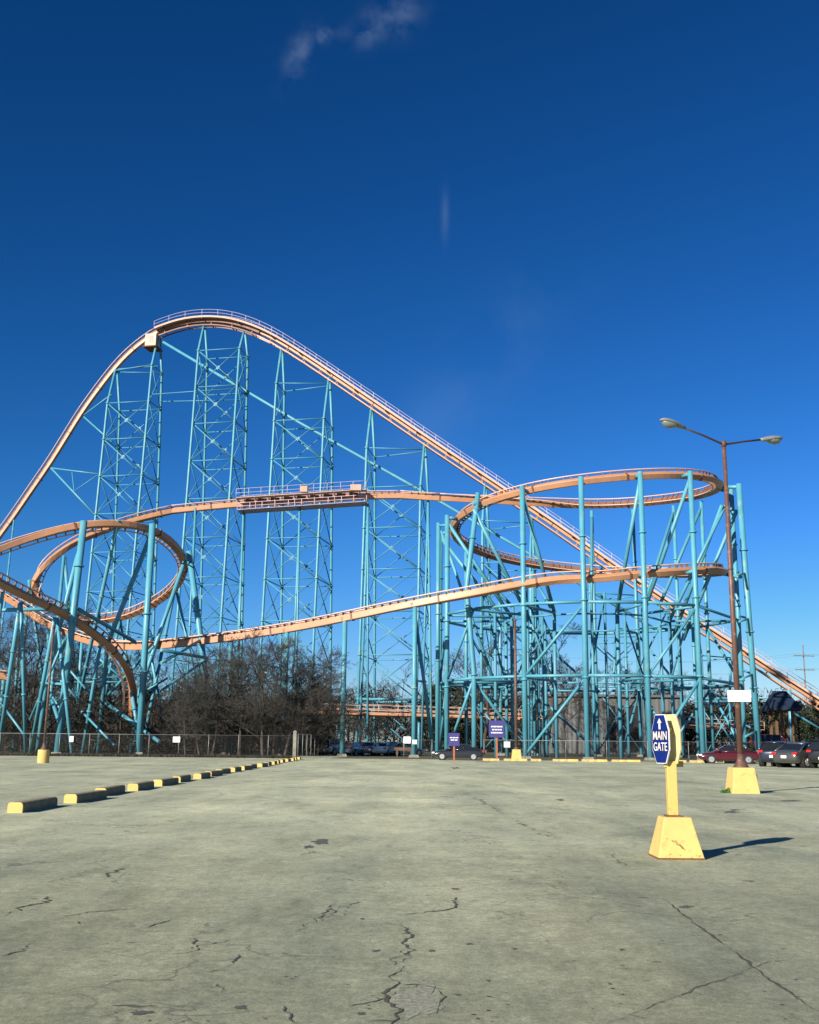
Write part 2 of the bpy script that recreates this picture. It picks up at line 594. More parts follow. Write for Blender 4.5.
def ribbon(mb, pixpts, wpx, jag=0.0, z=0.004, seed=0, spur=True, gaps=0.03):
    "a crack on the ground through measured points; wpx list of widths in metres"
    rnd = random.Random(seed)
    pts = []
    gp = [G(a, b) for a, b in pixpts]
    for i in range(len(gp) - 1):
        L = (gp[i + 1] - gp[i]).length
        n = max(2, int(L / 0.05))
        n = min(n, 160)
        for k in range(n):
            t = k / n
            p = gp[i].lerp(gp[i + 1], t)
            pts.append(p)
    pts.append(gp[-1])
    N = len(pts)
    # a wandering, broken offset
    off = 0
    run = []
    gap = 0

    def flush(run):
        if len(run) < 2:
            return
        vs, fs = [], []
        for c, n_, ww in run:
            vs += [(c.x - n_.x * ww / 2, c.y - n_.y * ww / 2, z), (c.x + n_.x * ww / 2, c.y + n_.y * ww / 2, z)]
        for i in range(len(run) - 1):
            fs.append((2 * i, 2 * i + 1, 2 * i + 3, 2 * i + 2))
        mb.add(vs, fs)
    wide = 0.6
    for i, p in enumerate(pts):
        a = pts[max(0, i - 1)]
        b = pts[min(N - 1, i + 1)]
        d = (b - a)
        d.z = 0
        d.normalize()
        n_ = V((-d.y, d.x, 0))
        off = off * 0.7 + rnd.uniform(-1, 1) * jag * 1.3
        t = i / max(1, N - 1)
        wide = min(1.25, max(0.12, wide + rnd.uniform(-0.42, 0.42)))
        ww = wpx * wide * min(1, 6 * t + 0.1, 6 * (1 - t) + 0.1)
        c = p + n_ * (off + rnd.uniform(-1, 1) * jag * 0.35)
        if gap > 0:
            gap -= 1
            continue
        run.append((c, n_, ww))
        if gaps and len(run) > 5 and rnd.random() < gaps:
            flush(run)
            run = []
            gap = rnd.randint(1, 3)
        if spur and rnd.random() < 0.07:
            e = c + n_ * rnd.choice((-1, 1)) * rnd.uniform(0.06, 0.22) + d * rnd.uniform(-0.15, 0.15)
            m = c.lerp(e, 0.5) + d * rnd.uniform(-0.04, 0.04)
            k = 0.25 * wpx
            mb.add([(c.x - d.x * k, c.y - d.y * k, z), (c.x + d.x * k, c.y + d.y * k, z), (m.x + d.x * k * .6, m.y + d.y * k * .6, z), (e.x, e.y, z), (m.x - d.x * k * .6, m.y - d.y * k * .6, z)], [(0, 1, 2, 3, 4)])
    flush(run)


cr = MB()
ribbon(cr, [(404, 922), (403, 938), (407, 952), (400, 970), (396, 984), (394, 1000), (397, 1012), (394, 1032)], 0.023, 0.03, seed=1, gaps=0)
for k_, off_ in enumerate((5,)):
    ribbon(cr, [(404 + off_, 925 + 9 * k_), (401 + off_ * 1.6, 950), (398 + off_ * 0.6, 975), (394 + off_, 1004)], 0.008, 0.05, seed=201 + k_, gaps=0.15)
ribbon(cr, [(451, 897), (452, 905), (442, 912), (420, 915), (396, 915)], 0.022, 0.03, seed=2)
ribbon(cr, [(0, 917), (18, 911), (44, 901), (55, 896)], 0.030, 0.04, seed=3)
ribbon(cr, [(50, 920), (85, 912), (115, 909), (133, 905)], 0.024, 0.04, seed=4)
ribbon(cr, [(0, 957), (18, 954), (28, 947), (45, 941)], 0.022, 0.03, seed=5)
ribbon(cr, [(103, 878), (122, 869), (132, 864)], 0.03, 0.04, seed=6)
ribbon(cr, [(112, 885), (116, 880)], 0.03, 0.03, seed=7)
ribbon(cr, [(150, 954), (180, 952), (200, 946), (250, 938), (300, 929), (318, 921), (338, 914)], 0.014, 0.035, seed=8)
ribbon(cr, [(318, 922), (322, 912), (336, 905), (333, 914), (326, 918)], 0.024, 0.03, seed=9)
ribbon(cr, [(347, 916), (352, 906), (362, 902)], 0.018, 0.03, seed=10)
ribbon(cr, [(239, 954), (240, 961), (232, 968), (220, 972), (200, 980)], 0.018, 0.02, seed=11)
ribbon(cr, [(197, 938), (199, 943), (192, 949)], 0.026, 0.02, seed=12)
ribbon(cr, [(219, 984), (225, 990), (229, 995)], 0.022, 0.02, seed=13)
ribbon(cr, [(145, 928), (152, 924), (170, 920)], 0.022, 0.02, seed=14)
ribbon(cr, [(72, 921), (74, 925)], 0.035, 0.02, seed=15)
ribbon(cr, [(285, 1006), (292, 1014), (300, 1024)], 0.022, 0.02, seed=16)
ribbon(cr, [(350, 1007), (375, 1001), (392, 998)], 0.012, 0.015, seed=17)
ribbon(cr, [(440, 990), (446, 997), (442, 1008), (436, 1016)], 0.018, 0.02, seed=18)
ribbon(cr, [(401, 986), (415, 984), (430, 985), (441, 990)], 0.012, 0.02, seed=19)
ribbon(cr, [(302, 855), (308, 852), (318, 848)], 0.05, 0.05, seed=20)
ribbon(cr, [(530, 828), (548, 833), (562, 839)], 0.02, 0.05, seed=21)
ribbon(cr, [(608, 852), (618, 858), (626, 866)], 0.02, 0.05, seed=22)
ribbon(cr, [(655, 893), (672, 906), (700, 927), (735, 952), (770, 980), (830, 1020)], 0.026, 0.008, seed=31, spur=False, gaps=0)
rc_ = random.Random(81)
for i in range(230):
    px, py = rc_.uniform(-10, 830), 800 + 224 * rc_.random() ** 0.7
    p = G(px, py)
    r_ = rc_.uniform(0.003, 0.015)
    k = rc_.randint(4, 6)
    a0 = rc_.uniform(0, 6)
    el = rc_.uniform(0.4, 1.0)
    cr.add([(p.x + math.cos(a0 + 6.283 * q / k) * r_ * rc_.uniform(.6, 1.6), p.y + el * math.sin(a0 + 6.283 * q / k) * r_ * rc_.uniform(.6, 1.4), 0.0045) for q in range(k)], [tuple(range(k))])
tag(cr.build('pavement_crack', M['crack']), kind='structure')
se = MB()
ribbon(se, [(600, 1026), (640, 1012), (690, 991), (735, 975), (765, 963), (800, 957), (825, 953)], 0.022, 0.01, seed=32, gaps=0)
ribbon(se, [(515, 897), (560, 895), (610, 894), (655, 893)], 0.012, 0.02, seed=33)
ribbon(se, [(462, 790), (490, 806), (518, 822), (540, 833), (565, 842)], 0.035, 0.05, seed=34, gaps=0.01)
ribbon(se, [(740, 765), (775, 762), (819, 764)], 0.06, 0.1, seed=35)
ribbon(se, [(560, 784), (600, 790), (640, 793), (700, 795), (760, 790), (819, 783)], 0.03, 0.08, seed=36)
ribbon(se, [(470, 776), (540, 779), (600, 782), (690, 784), (819, 800)], 0.03, 0.12, seed=37)
ribbon(se, [(560, 770), (640, 776), (690, 779)], 0.04, 0.12, seed=38)
tag(se.build('pavement_seam', M['seam']), kind='structure')


def blob(mb, px, py, wpx, hpx, z=0.003, seed=0, n=40, rough=1.0):
    vs = []
    wpx *= 0.8
    hpx *= 0.85
    for k in range(n):
        a = 2 * math.pi * k / n
        rr = 1 + rough * noise.fractal(V((math.cos(a) * 1.4 + seed * 3.1, math.sin(a) * 1.4, seed)), 0.6, 2.2, 4) * 0.8
        p = G(px + math.cos(a) * wpx / 2 * rr, py - math.sin(a) * hpx / 2 * rr)
        vs.append((p.x, p.y, z))
    mb.add(vs, [tuple(reversed(range(n)))])


pa = MB()
for i, (a, b, ww, hh) in enumerate([(322, 842, 22, 5), (308, 847, 13, 3), (456, 768, 10, 1.6), (686, 907, 14, 3.2), (362, 919, 6, 2), (376, 951, 8, 2), (470, 944, 7, 2),
                                    (432, 951, 9, 2), (515, 949, 6, 1.6), (488, 981, 6, 2), (361, 1014, 12, 3), (455, 889, 10, 1.6), (622, 950, 7, 2),
                                    (610, 984, 7, 2), (720, 935, 6, 1.5), (240, 1008, 16, 4), (140, 1013, 26, 5), (560, 800, 9, 1.4), (731, 812, 14, 2),
                                    (655, 842, 12, 1.6), (735, 810, 12, 1.3), (25, 805, 16, 2), (790, 801, 20, 2)]):
    blob(pa, a, b, ww, hh, 0.003, i)
tag(pa.build('tar_patch', M['patch']), kind='structure')
pp = MB()
blob(pp, 420, 1000, 56, 36, 0.0025, 2, 60, 0.7)
tag(pp.build('crumbled_patch', M['crumble']), kind='structure')
# faded parking lines at an angle on the left and the right
ln = MB()
for a, b in (((18, 801), (-60, 797)), ((112, 788), (55, 785)), ((150, 781), (100, 779)), ((183, 775), (130, 773)), ((210, 771), (160, 769)),
             ((745, 803), (770, 806)), ((650, 790), (700, 792)), ((555, 776), (600, 779))):
    p, q = G(*a), G(*b)
    d = (q - p).normalized()
    n_ = V((-d.y, d.x, 0)) * 0.05
    ln.add([(*(p - n_).xy, 0.004), (*(p + n_).xy, 0.004), (*(q + n_).xy, 0.004), (*(q - n_).xy, 0.004)], [(0, 1, 2, 3)])
tag(ln.build('parking_line', M['line']), kind='structure')

# ------------------------------------------------------------------ roller coaster
RC = V((20.3, 122.0, 0.0))
coaster = thing('roller_coaster', 'huge steel roller coaster with salmon track and turquoise supports behind the car park', 'roller coaster', RC)


def part(mb, name, material, parent=None):
    return mb.build(name, material, parent or coaster, RC)


def catmull(ctrl, step=0.8):
    "ctrl: list of (Vector, bank); returns evenly spaced samples"
    pts = []
    n = len(ctrl)
    for i in range(n - 1):
        p0 = ctrl[max(0, i - 1)]
        p1 = ctrl[i]
        p2 = ctrl[i + 1]
        p3 = ctrl[min(n - 1, i + 2)]
        L = (p2[0] - p1[0]).length
        m = max(2, int(L / step))
        for k in range(m):
            t = k / m

            def cr_(a, b, c, d):
                return 0.5 * ((2 * b) + (c - a) * t + (2 * a - 5 * b + 4 * c - d) * t * t + (3 * b - a - 3 * c + d) * t * t * t)
            pts.append((cr_(p0[0], p1[0], p2[0], p3[0]), p1[1] + (p2[1] - p1[1]) * t))
    pts.append(ctrl[-1])
    return pts


def smooth(pts, it=3):
    for _ in range(it):
        q = [pts[0]]
        for i in range(1, len(pts) - 1):
            q.append(((pts[i - 1][0] + pts[i][0] * 2 + pts[i + 1][0]) / 4, (pts[i - 1][1] + pts[i][1] * 2 + pts[i + 1][1]) / 4))
        q.append(pts[-1])
        pts = q
    return pts


def frames(pts):
    out = []
    for i, (p, bk) in enumerate(pts):
        a = pts[max(0, i - 1)][0]
        b = pts[min(len(pts) - 1, i + 1)][0]
        t = (b - a).normalized()
        r = t.cross(V((0, 0, 1))).normalized()
        u = r.cross(t).normalized()
        r2 = r * math.cos(bk) - u * math.sin(bk)      # positive bank leans to the right
        u2 = u * math.cos(bk) + r * math.sin(bk)
        out.append((p, t, r2, u2))
    return out


def offset_tube(mb, fr, dr, du, rad, n=6):
    mb.tube([p + r * dr + u * du for p, t, r, u in fr], rad, n)


def make_track(fr, name='track', sw=0.62, sh=0.74, gauge=0.54, rise=0.22, tie=1.0, plate=0.05, rr=0.075, smat='orange', label=None):
    "box spine with ties as the part; the two rails as its sub-parts"
    mb = MB()
    secs = []
    for p, t, r, u in fr:
        c = 0.06
        hw, hh = sw / 2, sh / 2
        secs.append([p + r * a + u * b for a, b in ((-hw + c, -hh), (hw - c, -hh), (hw, -hh + c), (hw, hh - c), (hw - c, hh), (-hw + c, hh), (-hw, hh - c), (-hw, -hh + c))])
    mb.loft(secs, smooth=False)
    tr = part(mb, name, M[smat])
    mb = MB()
    mb.loft([[p + r * a + u * b for a, b in ((-sw * .42, sh / 2 - .01), (sw * .42, sh / 2 - .01), (sw * .42, sh / 2 + plate), (-sw * .42, sh / 2 + plate))] for p, t, r, u in fr], smooth=False)
    acc = 0.0
    for i in range(1, len(fr)):
        acc += (fr[i][0] - fr[i - 1][0]).length
        if acc >= tie:
            acc -= tie
            p, t, r, u = fr[i]
            for s in (-1, 1):
                mb.bar(p + r * (s * sw * 0.35) + u * (sh / 2 - 0.12), p + r * (s * (gauge - 0.04)) + u * (sh / 2 + rise), 0.14, 0.10, t)
            mb.bar(p - r * gauge + u * (sh / 2 + rise - 0.10), p + r * gauge + u * (sh / 2 + rise - 0.10), 0.12, 0.08, u)
    part(mb, 'cross_ties', M['tie'], tr)
    acc = 4.0
    for i in range(1, len(fr)):
        acc += (fr[i][0] - fr[i - 1][0]).length
        if acc >= 9.0:
            acc = 0.0
            p, t, r, u = fr[i]
            jb = MB()
            jb.loft([[p + t * q + r * (a * (sw / 2 + .06)) + u * (b * (sh / 2 + .06)) for a, b in ((-1, -1), (1, -1), (1, 1), (-1, 1))] for q in (-.09, .09)], smooth=False)
            part(jb, 'track_joint', M['tie'], tr)
    for s in (-1, 1):
        rb = MB()
        offset_tube(rb, fr, s * gauge, sh / 2 + rise, rr)
        part(rb, 'rail', M['rail'], tr)
    if label:
        tr['label'] = label
    return tr


def handrail(fr, dr, du, h, parent, post=1.6, rad=0.028, lines=(0.5, 1.0), material='lilac', name='handrail'):
    mb = MB()
    up = V((0, 0, 1))
    for f in lines:
        mb.tube([p + r * dr + u * du + up * (h * f) for p, t, r, u in fr], rad, 4)
    acc = post
    for i in range(len(fr)):
        if i:
            acc += (fr[i][0] - fr[i - 1][0]).length
        if acc >= post:
            acc = 0.0
            p, t, r, u = fr[i]
            q = p + r * dr + u * du
            mb.tube([q, q + up * h], rad, 4)
    return part(mb, name, M[material], parent)


def walkway(fr, d0, d1, du, parent, th=0.10, name='walkway', material='walk'):
    mb = MB()
    secs = []
    for p, t, r, u in fr:
        secs.append([p + r * d0 + u * du, p + r * d1 + u * du, p + r * d1 + u * (du + th), p + r * d0 + u * (du + th)])
    mb.loft(secs, smooth=False)
    return part(mb, name, M[material], parent)


# --- lift hill and first drop lie in one vertical plane, slightly turned
PHI = R(11)
LN = V((math.sin(PHI), math.cos(PHI), 0))
LD = V((math.cos(PHI), -math.sin(PHI), 0))
P0 = P(210, 317, 187)


def LP(px, py, off=0.0):
    d = ray(px, py)
    k = ((P0 + LN * off - CAMPOS).dot(LN)) / d.dot(LN)
    return CAMPOS + d * k


lift_px = [(960, 800), (900, 757), (860, 730), (819, 701), (784, 679), (752, 657), (705, 627), (655, 594), (610, 563), (560, 528), (520, 501), (490, 481), (460, 461), (430, 441), (405, 424), (380, 407), (355, 390), (333, 375),
           (306, 357), (284, 343), (262, 331), (240, 323), (222, 319.5), (205, 319), (188, 320.5), (172, 325), (158, 331)]
drop_px = [(158, 331), (150, 336), (134, 348), (118, 364), (100, 387), (82, 412), (66, 438), (49, 465), (31, 491), (14, 516), (0, 535), (-22, 566), (-45, 598)]
lift = smooth(catmull([(LP(q[0], q[1] + 1.6), 0.0) for q in lift_px], 1.2), 6)
drop = smooth(catmull([(LP(q[0], q[1] + 1.2), 0.0) for q in drop_px], 1.2), 4)
# heading from the low right end up to the left: right side of travel is away from us
lf = frames(lift)
df = frames(drop)
df[0] = lf[-1]
ci = next(i for i, f in enumerate(lf) if f[0].x < LP(262, 331).x)
lt = make_track(lf[:ci + 1], 'lift_hill_track', 0.8, 0.6, 0.62, 0.28, 1.5)
M['crest'] = mat('dark_brown_crest_steel', (0.20, 0.105, 0.070), 0.6, 0.3, 0.8)  # crest section in a darker brown than the lift slope
make_track(lf[ci:], 'crest_track', 1.3, 0.75, 0.62, 0.28, 1.2, smat='crest')
for dr in (-0.62, 0.62):
    mb = MB()
    mb.loft([[p + r * (dr + a) + u * b for a, b in ((-.11, -1.02), (.11, -1.02), (.11, -.80), (-.11, -.80))] for p, t, r, u in lf[:ci + 1]], smooth=False)
    part(mb, 'lower_chord', M['orange'], lt)
    mb = MB()
    mb.loft([[p + r * (dr + a) + u * b for a, b in ((-.11, -1.02), (.11, -1.02), (.11, -.80), (-.11, -.80))] for p, t, r, u in lf[ci:]], smooth=False)
    part(mb, 'lower_chord', M['crest'], lt)
for i in range(0, len(lf), 3):
    mb = MB()
    p, t, r, u = lf[i]
    mb.bar(p - r * 0.62 - u * 0.85, p - r * 0.3 - u * 0.25, 0.14, 0.14, t)
    mb.bar(p + r * 0.62 - u * 0.85, p + r * 0.3 - u * 0.25, 0.14, 0.14, t)
    mb.bar(p - r * 0.62 - u * 0.91, p + r * 0.62 - u * 0.91, 0.14, 0.14, t)
    part(mb, 'chord_web', M['orange'], lt)
for a, b in ((-1.55, -0.75), (0.75, 1.55)):
    walkway(lf, a, b, 0.22, lt, 0.34)
for dr in (-1.55, 1.55):
    handrail(lf, dr, 0.5, 1.2, lt, post=2.0, rad=0.04)
# walkway brackets under the chain side
for i in range(2, len(lf), 5):
    mb = MB()
    p, t, r, u = lf[i]
    mb.bar(p - r * 1.5 + u * 0.10, p + r * 1.5 + u * 0.10, 0.16, 0.14, u)
    part(mb, 'walkway_bracket', M['tie'], lt)
dt = make_track(df, 'first_drop_track', 0.75, 0.58, 0.58, 0.55, 1.4, plate=0.36)
# cabin hanging under the top of the drop
pc = LP(154, 340)
cb = MB()
rotc = Matrix.Rotation(-PHI, 3, 'Z')
cb.box(pc + V((0, 0, -0.5)) - LN * 0.2, (2.1, 2.6, 2.4), rotc)
cab = part(cb, 'motor_cabin', M['cream'])
cb = MB()
cb.box(pc + V((0, 0, -1.78)) - LN * 0.2, (2.5, 3.1, 0.22), rotc)
part(cb, 'cabin_floor', M['rust'], cab)
cb = MB()
cb.box(pc + V((0.1, 0, -0.35)) - LN * 1.53, (0.7, 0.06, 1.3), rotc)
part(cb, 'cabin_door', M['walk'], cab)


def lift_z(p, seq=None):
    "height of the lift/drop track above a point on the plan line"
    s = (p - P0).dot(LD)
    best = None
    for q, _ in (seq or (drop[::-1] + lift[::-1])):
        sq = (q - P0).dot(LD)
        if best is None or abs(sq - s) < best[0]:
            best = (abs(sq - s), q.z)
    return best[1]


def hdep(z):
    return max(2.2, 2.45 + (62 - z) * 0.066)


def strip(pt):
    return V((pt.x, pt.y, 0))


towers = []


def lift_tower(pL, pR, topoff, spacing=7.0, kinkmin=3.0, zL=None, zR=None, thick=0.225):
    root = bpy.data.objects.new('support_tower', None)
    col.objects.link(root)
    root.parent = coaster
    base = strip((pL + pR) / 2)
    root.location = base - RC
    sL, sR = strip(pL), strip(pR)
    zL = zL or lift_z(pL) - 1.0
    zR = zR or lift_z(pR) - 1.0
    lv = []
    z = min(zL, zR) - topoff
    while z > 5.0:
        lv.append(z)
        z -= spacing
    lv.append(0.15)

    def pos(s, side, z):
        return s + LN * (side * hdep(z)) + V((0, 0, z))

    def bp(mb, name, m):
        return mb.build(name, m, root, base)
    kz = {}
    for s, zt, key in ((sL, zL, 'L'), (sR, zR, 'R')):
        k = next((q for q in lv if zt - q >= kinkmin), lv[0])
        kz[key] = k
        for side in (-1, 1):
            mb = MB()
            mb.tube([pos(s, side, 0.0), pos(s, side, 18.0) if k > 20 else pos(s, side, k * 0.5), pos(s, side, k), s + LN * (side * 0.35) + V((0, 0, zt))], thick, 8)
            for q in lv[:-1]:
                if q <= k:
                    c = pos(s, side, q)
                    mb.tube([c - V((0, 0, 0.12)), c + V((0, 0, 0.12))], thick * 1.55, 8)
            bp(mb, 'leg', M['teal'])
            mb = MB()
            c = pos(s, side, 0)
            mb.box(c + V((0, 0, 0.12)), (1.3, 1.3, 0.5))
            bp(mb, 'footing', M['concrete'])
    for i, q in enumerate(lv):
        okL = q <= kz['L'] + 0.01
        okR = q <= kz['R'] + 0.01
        if i < len(lv) - 1:
            mb = MB()
            big = (i == len(lv) - 2)
            rr_ = 0.2 if big else 0.10
            for side in (-1, 1):
                a = pos(sL, side, q) if okL else sL + LN * (side * 0.5) + V((0, 0, q))
                b = pos(sR, side, q) if okR else sR + LN * (side * 0.6) + V((0, 0, q))
                mb.tube([a, b], rr_, 6)
            if okL:
                mb.tube([pos(sL, -1, q), pos(sL, 1, q)], 0.085, 6)
            if okR:
                mb.tube([pos(sR, -1, q), pos(sR, 1, q)], 0.085, 6)
            bp(mb, 'strut_frame', M['teal_shaded'])
            q2 = lv[i + 1]
            mb = MB()
            if okL and okR:
                for side in (-1, 1):
                    a, b = pos(sL, side, q), pos(sR, side, q2)
                    c, d = pos(sR, side, q), pos(sL, side, q2)
                    mb.tube([a, b], 0.11, 5)
                    mb.tube([c, d], 0.085, 5)
                    m = (a + b + c + d) / 4
                    mb.prism([m + LD * x_ + V((0, 0, z_)) - LN * 0.04 for x_, z_ in ((-.38, -.1), (-.1, -.38), (.38, .1), (.1, .38))][::-1], LN, 0.08)
            for s, ok in ((sL, okL), (sR, okR)):
                if ok:
                    a, b = pos(s, -1, q), pos(s, 1, q2)
                    c, d = pos(s, 1, q), pos(s, -1, q2)
                    mb.tube([a, b], 0.095, 5)
                    mb.tube([c, d], 0.08, 5)
                    m = (a + b + c + d) / 4
                    mb.tube([m - V((0, 0, 0.35)), m + V((0, 0, 0.35))], 0.12, 6)
            if mb.v:
                bp(mb, 'diagonal_brace', M['teal_shaded'])
    towers.append((sL, sR))
    return root


lift_tower(LP(114.5, 396), LP(155.5, 393), 0.2, 7.0, 3.0)
lift_tower(LP(201, 392), LP(242, 392), 3.8, 7.0)
lift_tower(LP(279, 430), LP(328, 430), 1.2, 7.1)
lift_tower(LP(369, 560), LP(424, 560), 1.2, 7.1)
lift_tower(LP(486, 600), LP(533, 600), 1.2, 7.1)
lift_tower(LP(592, 640), LP(638, 640), 1.2, 7.1)
lift_tower(LP(700, 690), LP(733, 690), 1.2, 6.5)


def pipe(name, pts, r, material='teal', flange=(), foot=False, n=10, parent=None):
    mb = MB()
    pts = [V(p) for p in pts]
    mb.tube(pts, r, n)
    for f in flange:
        d = (pts[-1] - pts[0])
        c = pts[0] + d * f
        dd = d.normalized()
        # put the flange on the polyline
        tot = sum((pts[i + 1] - pts[i]).length for i in range(len(pts) - 1))
        want = f * tot
        for i in range(len(pts) - 1):
            L = (pts[i + 1] - pts[i]).length
            if want <= L:
                dd = (pts[i + 1] - pts[i]).normalized()
                c = pts[i] + dd * want
                break
            want -= L
        mb.tube([c - dd * 0.07, c + dd * 0.07], r * 1.45, n)
    o = part(mb, name, M[material], parent)
    if foot:
        mb = MB()
        b = pts[0]
        mb.frustum((b.x, b.y, -0.05), 0.55, 0.45, 0.3)
        part(mb, 'footing', M['concrete'], o)
    return o


# arms and ties of the lift structure
pipe('tie_strut', [LP(163, 342), LP(300, 423), LP(420, 490), LP(540, 560), LP(660, 632)], 0.25)
for a, b, y1, y2 in ((150, 236, 394.5, 388.5), (160, 240, 401.5, 400)):
    pipe('tie_strut', [LP(a, y1, -2.2 if a == 150 else 2.2), LP(b, y2, -2.2 if a == 150 else 2.2)], 0.09, 'teal_shaded', n=6)
for s in (-1, 1):
    h = 2.4 * s
    pipe('drop_bracket', [LP(112, 394, h), LP(84, 415, h * 0.1)], 0.12, n=6)
    pipe('drop_bracket', [LP(84, 417, h * 0.1), LP(112, 442, h * 1.2)], 0.16, n=6)
    pipe('drop_bracket', [LP(51, 468, h * 0.1), LP(98, 474, h * 1.3)], 0.14, n=6)
    pipe('drop_bracket', [LP(51, 468, h * 0.1), LP(97, 517, h * 1.4)], 0.18, n=6)
    pipe('drop_bracket', [LP(72, 472, h * 0.6), LP(74, 491, h * 0.6), LP(99, 474, h * 1.3)], 0.08, n=6)
    pipe('drop_bracket', [LP(118, 369, h * 0.1), LP(158, 366, h)], 0.09, n=6)
for a in (-1.2, 1.2):
    t_ = LP(14, 520, a * 0.2)
    b_ = LP(14, 520, a * 3)
    pipe('support_column', [V((b_.x - 1.0, b_.y, 0)), t_], 0.16, n=8)
# right low end of the lift
for (a, b, rad) in (((755, 698), (789, 698), 0.14), ((772, 700), (819, 728), 0.17)):
    pipe('tie_strut', [LP(*a, -6), LP(*b, -6)], rad)
pl_ = LP(789, 690, -6)
pipe('support_column', [V((pl_.x, pl_.y, 0)), pl_], 0.33, foot=True)
pl_ = LP(789, 690, 3)
pipe('support_column', [V((pl_.x, pl_.y, 0)), pl_], 0.3)
# --- block brake run and double helix
HR = 15.3


def hz(phi):
    tab = [(180, 32.4), (135, 31.9), (90, 30.9), (45, 29.8), (0, 28.4), (-45, 27.3), (-90, 26.1), (-135, 25.0), (-180, 23.9), (-225, 22.6), (-270, 21.2), (-315, 19.7), (-360, 18.2), (-400, 17.0)]
    for i in range(len(tab) - 1):
        a, b = tab[i], tab[i + 1]
        if a[0] >= phi >= b[0]:
            t = (a[0] - phi) / (a[0] - b[0])
            return a[1] + (b[1] - a[1]) * t - 0.35
    return tab[-1][1]


HDROP = 0.35


def hpos(phi, r=HR, z=0.0):
    return V((RC.x + r * math.sin(R(phi)), RC.y - r * math.cos(R(phi)), z))


loop = [((-70, 578, 99), -86), ((0, 549, 103), -90), ((45, 534, 105), -93), ((85, 525, 106.5), -95), ((128, 524.5, 109), -95), ((158, 532.5, 112.5), -92), ((178, 549, 117), -86), ((185.5, 568, 121), -76), ((175, 588, 125), -66), ((150, 606, 128.5), -58),
        ((120, 618, 130.5), -52), ((86, 620.5, 131.5), -54), ((56, 612, 131), -62), ((37, 600, 130), -72), ((31.5, 588, 129), -80), ((38, 573, 128.5), -84), ((52, 558, 129), -82), ((76, 542, 130.5), -72), ((107, 529.5, 133), -52), ((140, 519, 135.5), -26), ((172, 511, 137), -6)]
ctrl = [(P(*q), R(b)) for q, b in loop]
loop_tr = smooth(catmull(ctrl, 0.8), 4)
make_track(frames(loop_tr), 'turnaround_track')
brake = [((172, 511, 137), -6), ((205, 507.5, 137.2), 0), ((240, 504.5, 137.2), 0), ((302, 500.5, 137.2), 0), ((365, 496.5, 137.2), 0), ((400, 496, 137.2), 0)]
br = smooth(catmull([(P(*q), R(b)) for q, b in brake], 0.8), 3)
br[0] = (loop_tr[-1][0], br[0][1])
brf = frames(br)
bt = make_track(brf, 'brake_run_track')
zend = br[-1][0].z
xend = br[-1][0].x
hel = [(br[-1][0], 0.0)]
for px in (440, 480, 520, 545):
    p = P(px, 500, 137.2)
    t = (p.x - xend) / (RC.x - xend)
    hel.append((V((p.x, 137.25, zend + (hz(180) - zend) * t)), R(4 + 30 * t)))
for phi in range(175, -366, -15):
    hel.append((hpos(phi, z=hz(phi)), R(60)))
pe = hel[-1][0]
ex = [((560, 579.5, 107.2), 44), ((520, 585, 107.8), 30), ((470, 594, 109), 15), ((400, 606.5, 111.2), 4), ((345, 618, 113), 0), ((300, 627, 115), 0), ((250, 635, 117), 0), ((200, 641.5, 119), 0), ((150, 646.5, 121.5), -4), ((115, 646, 123.5), -10), ((82, 639, 125), -15), ((48, 624, 126), -18), ((20, 606, 126.5), -18), ((0, 594, 126.5), -15), ((-50, 566, 126), -10)]
for q, b in ex:
    hel.append((P(*q), R(b)))
hel = smooth(catmull(hel, 0.8), 4)
hf = frames(hel)
# cut the long run into its sections
n1 = next(i for i, f in enumerate(hf) if f[0].x > 3.5)
n2 = max(i for i, f in enumerate(hf) if f[0].x > 8.0 and f[0].z < 21)
make_track(hf[:n1 + 1], 'brake_exit_track')
make_track(hf[n1:n2 + 1], 'helix_track')
make_track(hf[n2:], 'return_track')
dive = [((-90, 546, 90), -24), ((-40, 564, 94), -34), ((0, 583, 98), -44), ((27, 597, 101), -48), ((54, 608.5, 104), -50), ((80, 623.5, 106.5), -52), ((107, 643, 109), -52), ((121, 658.5, 110.5), -50), ((130, 674, 112), -48), ((133.5, 690, 113.5), -44), ((133, 706, 115), -40), ((132, 716, 116), -36)]
dv = smooth(catmull([(P(*q), R(b)) for q, b in dive], 0.8), 3)
dvf = frames(dv)
dtk = make_track(dvf, 'dive_track', 0.62, 0.7, 0.62, 0.3)
handrail(dvf[:40], -0.9, 0.5, 0.7, dtk, rad=0.03, material='walk')

# brake run platforms, handrails and motor boxes
i0 = min(range(len(br)), key=lambda i: abs(br[i][0].x - P(240, 504, 137.2).x))
i1 = min(range(len(br)), key=lambda i: abs(br[i][0].x - P(366, 497, 137.2).x))
seg = brf[i0:i1 + 1]
for a, b in ((-2.0, -0.95), (0.95, 2.0)):
    walkway(seg, a, b, 0.45, bt, 0.09)
for dr in (-2.0, 2.0):
    handrail(seg, dr, 0.54, 1.1, bt, post=1.5, rad=0.03)
lowp = walkway(seg, -1.3, 1.3, -1.0, bt, 0.06, 'lower_platform', 'lilac')
for dr in (-1.3, 1.3):
    handrail(seg, dr, -0.98, 0.9, bt, post=1.5, rad=0.045, lines=(0.03, 0.5, 1.0))
for i in range(0, len(seg), 3):
    mb = MB()
    p, t, r, u = seg[i]
    for s in (-1, 1):
        mb.bar(p + r * (s * 1.34) + u * -1.0, p + r * (s * 1.34) + u * 0.45, 0.07, 0.07, t)
    mb.bar(p - r * 1.95 + u * 0.40, p + r * 1.95 + u * 0.40, 0.09, 0.09, u)
    part(mb, 'platform_hanger', M['walk'], bt)
mb = MB()
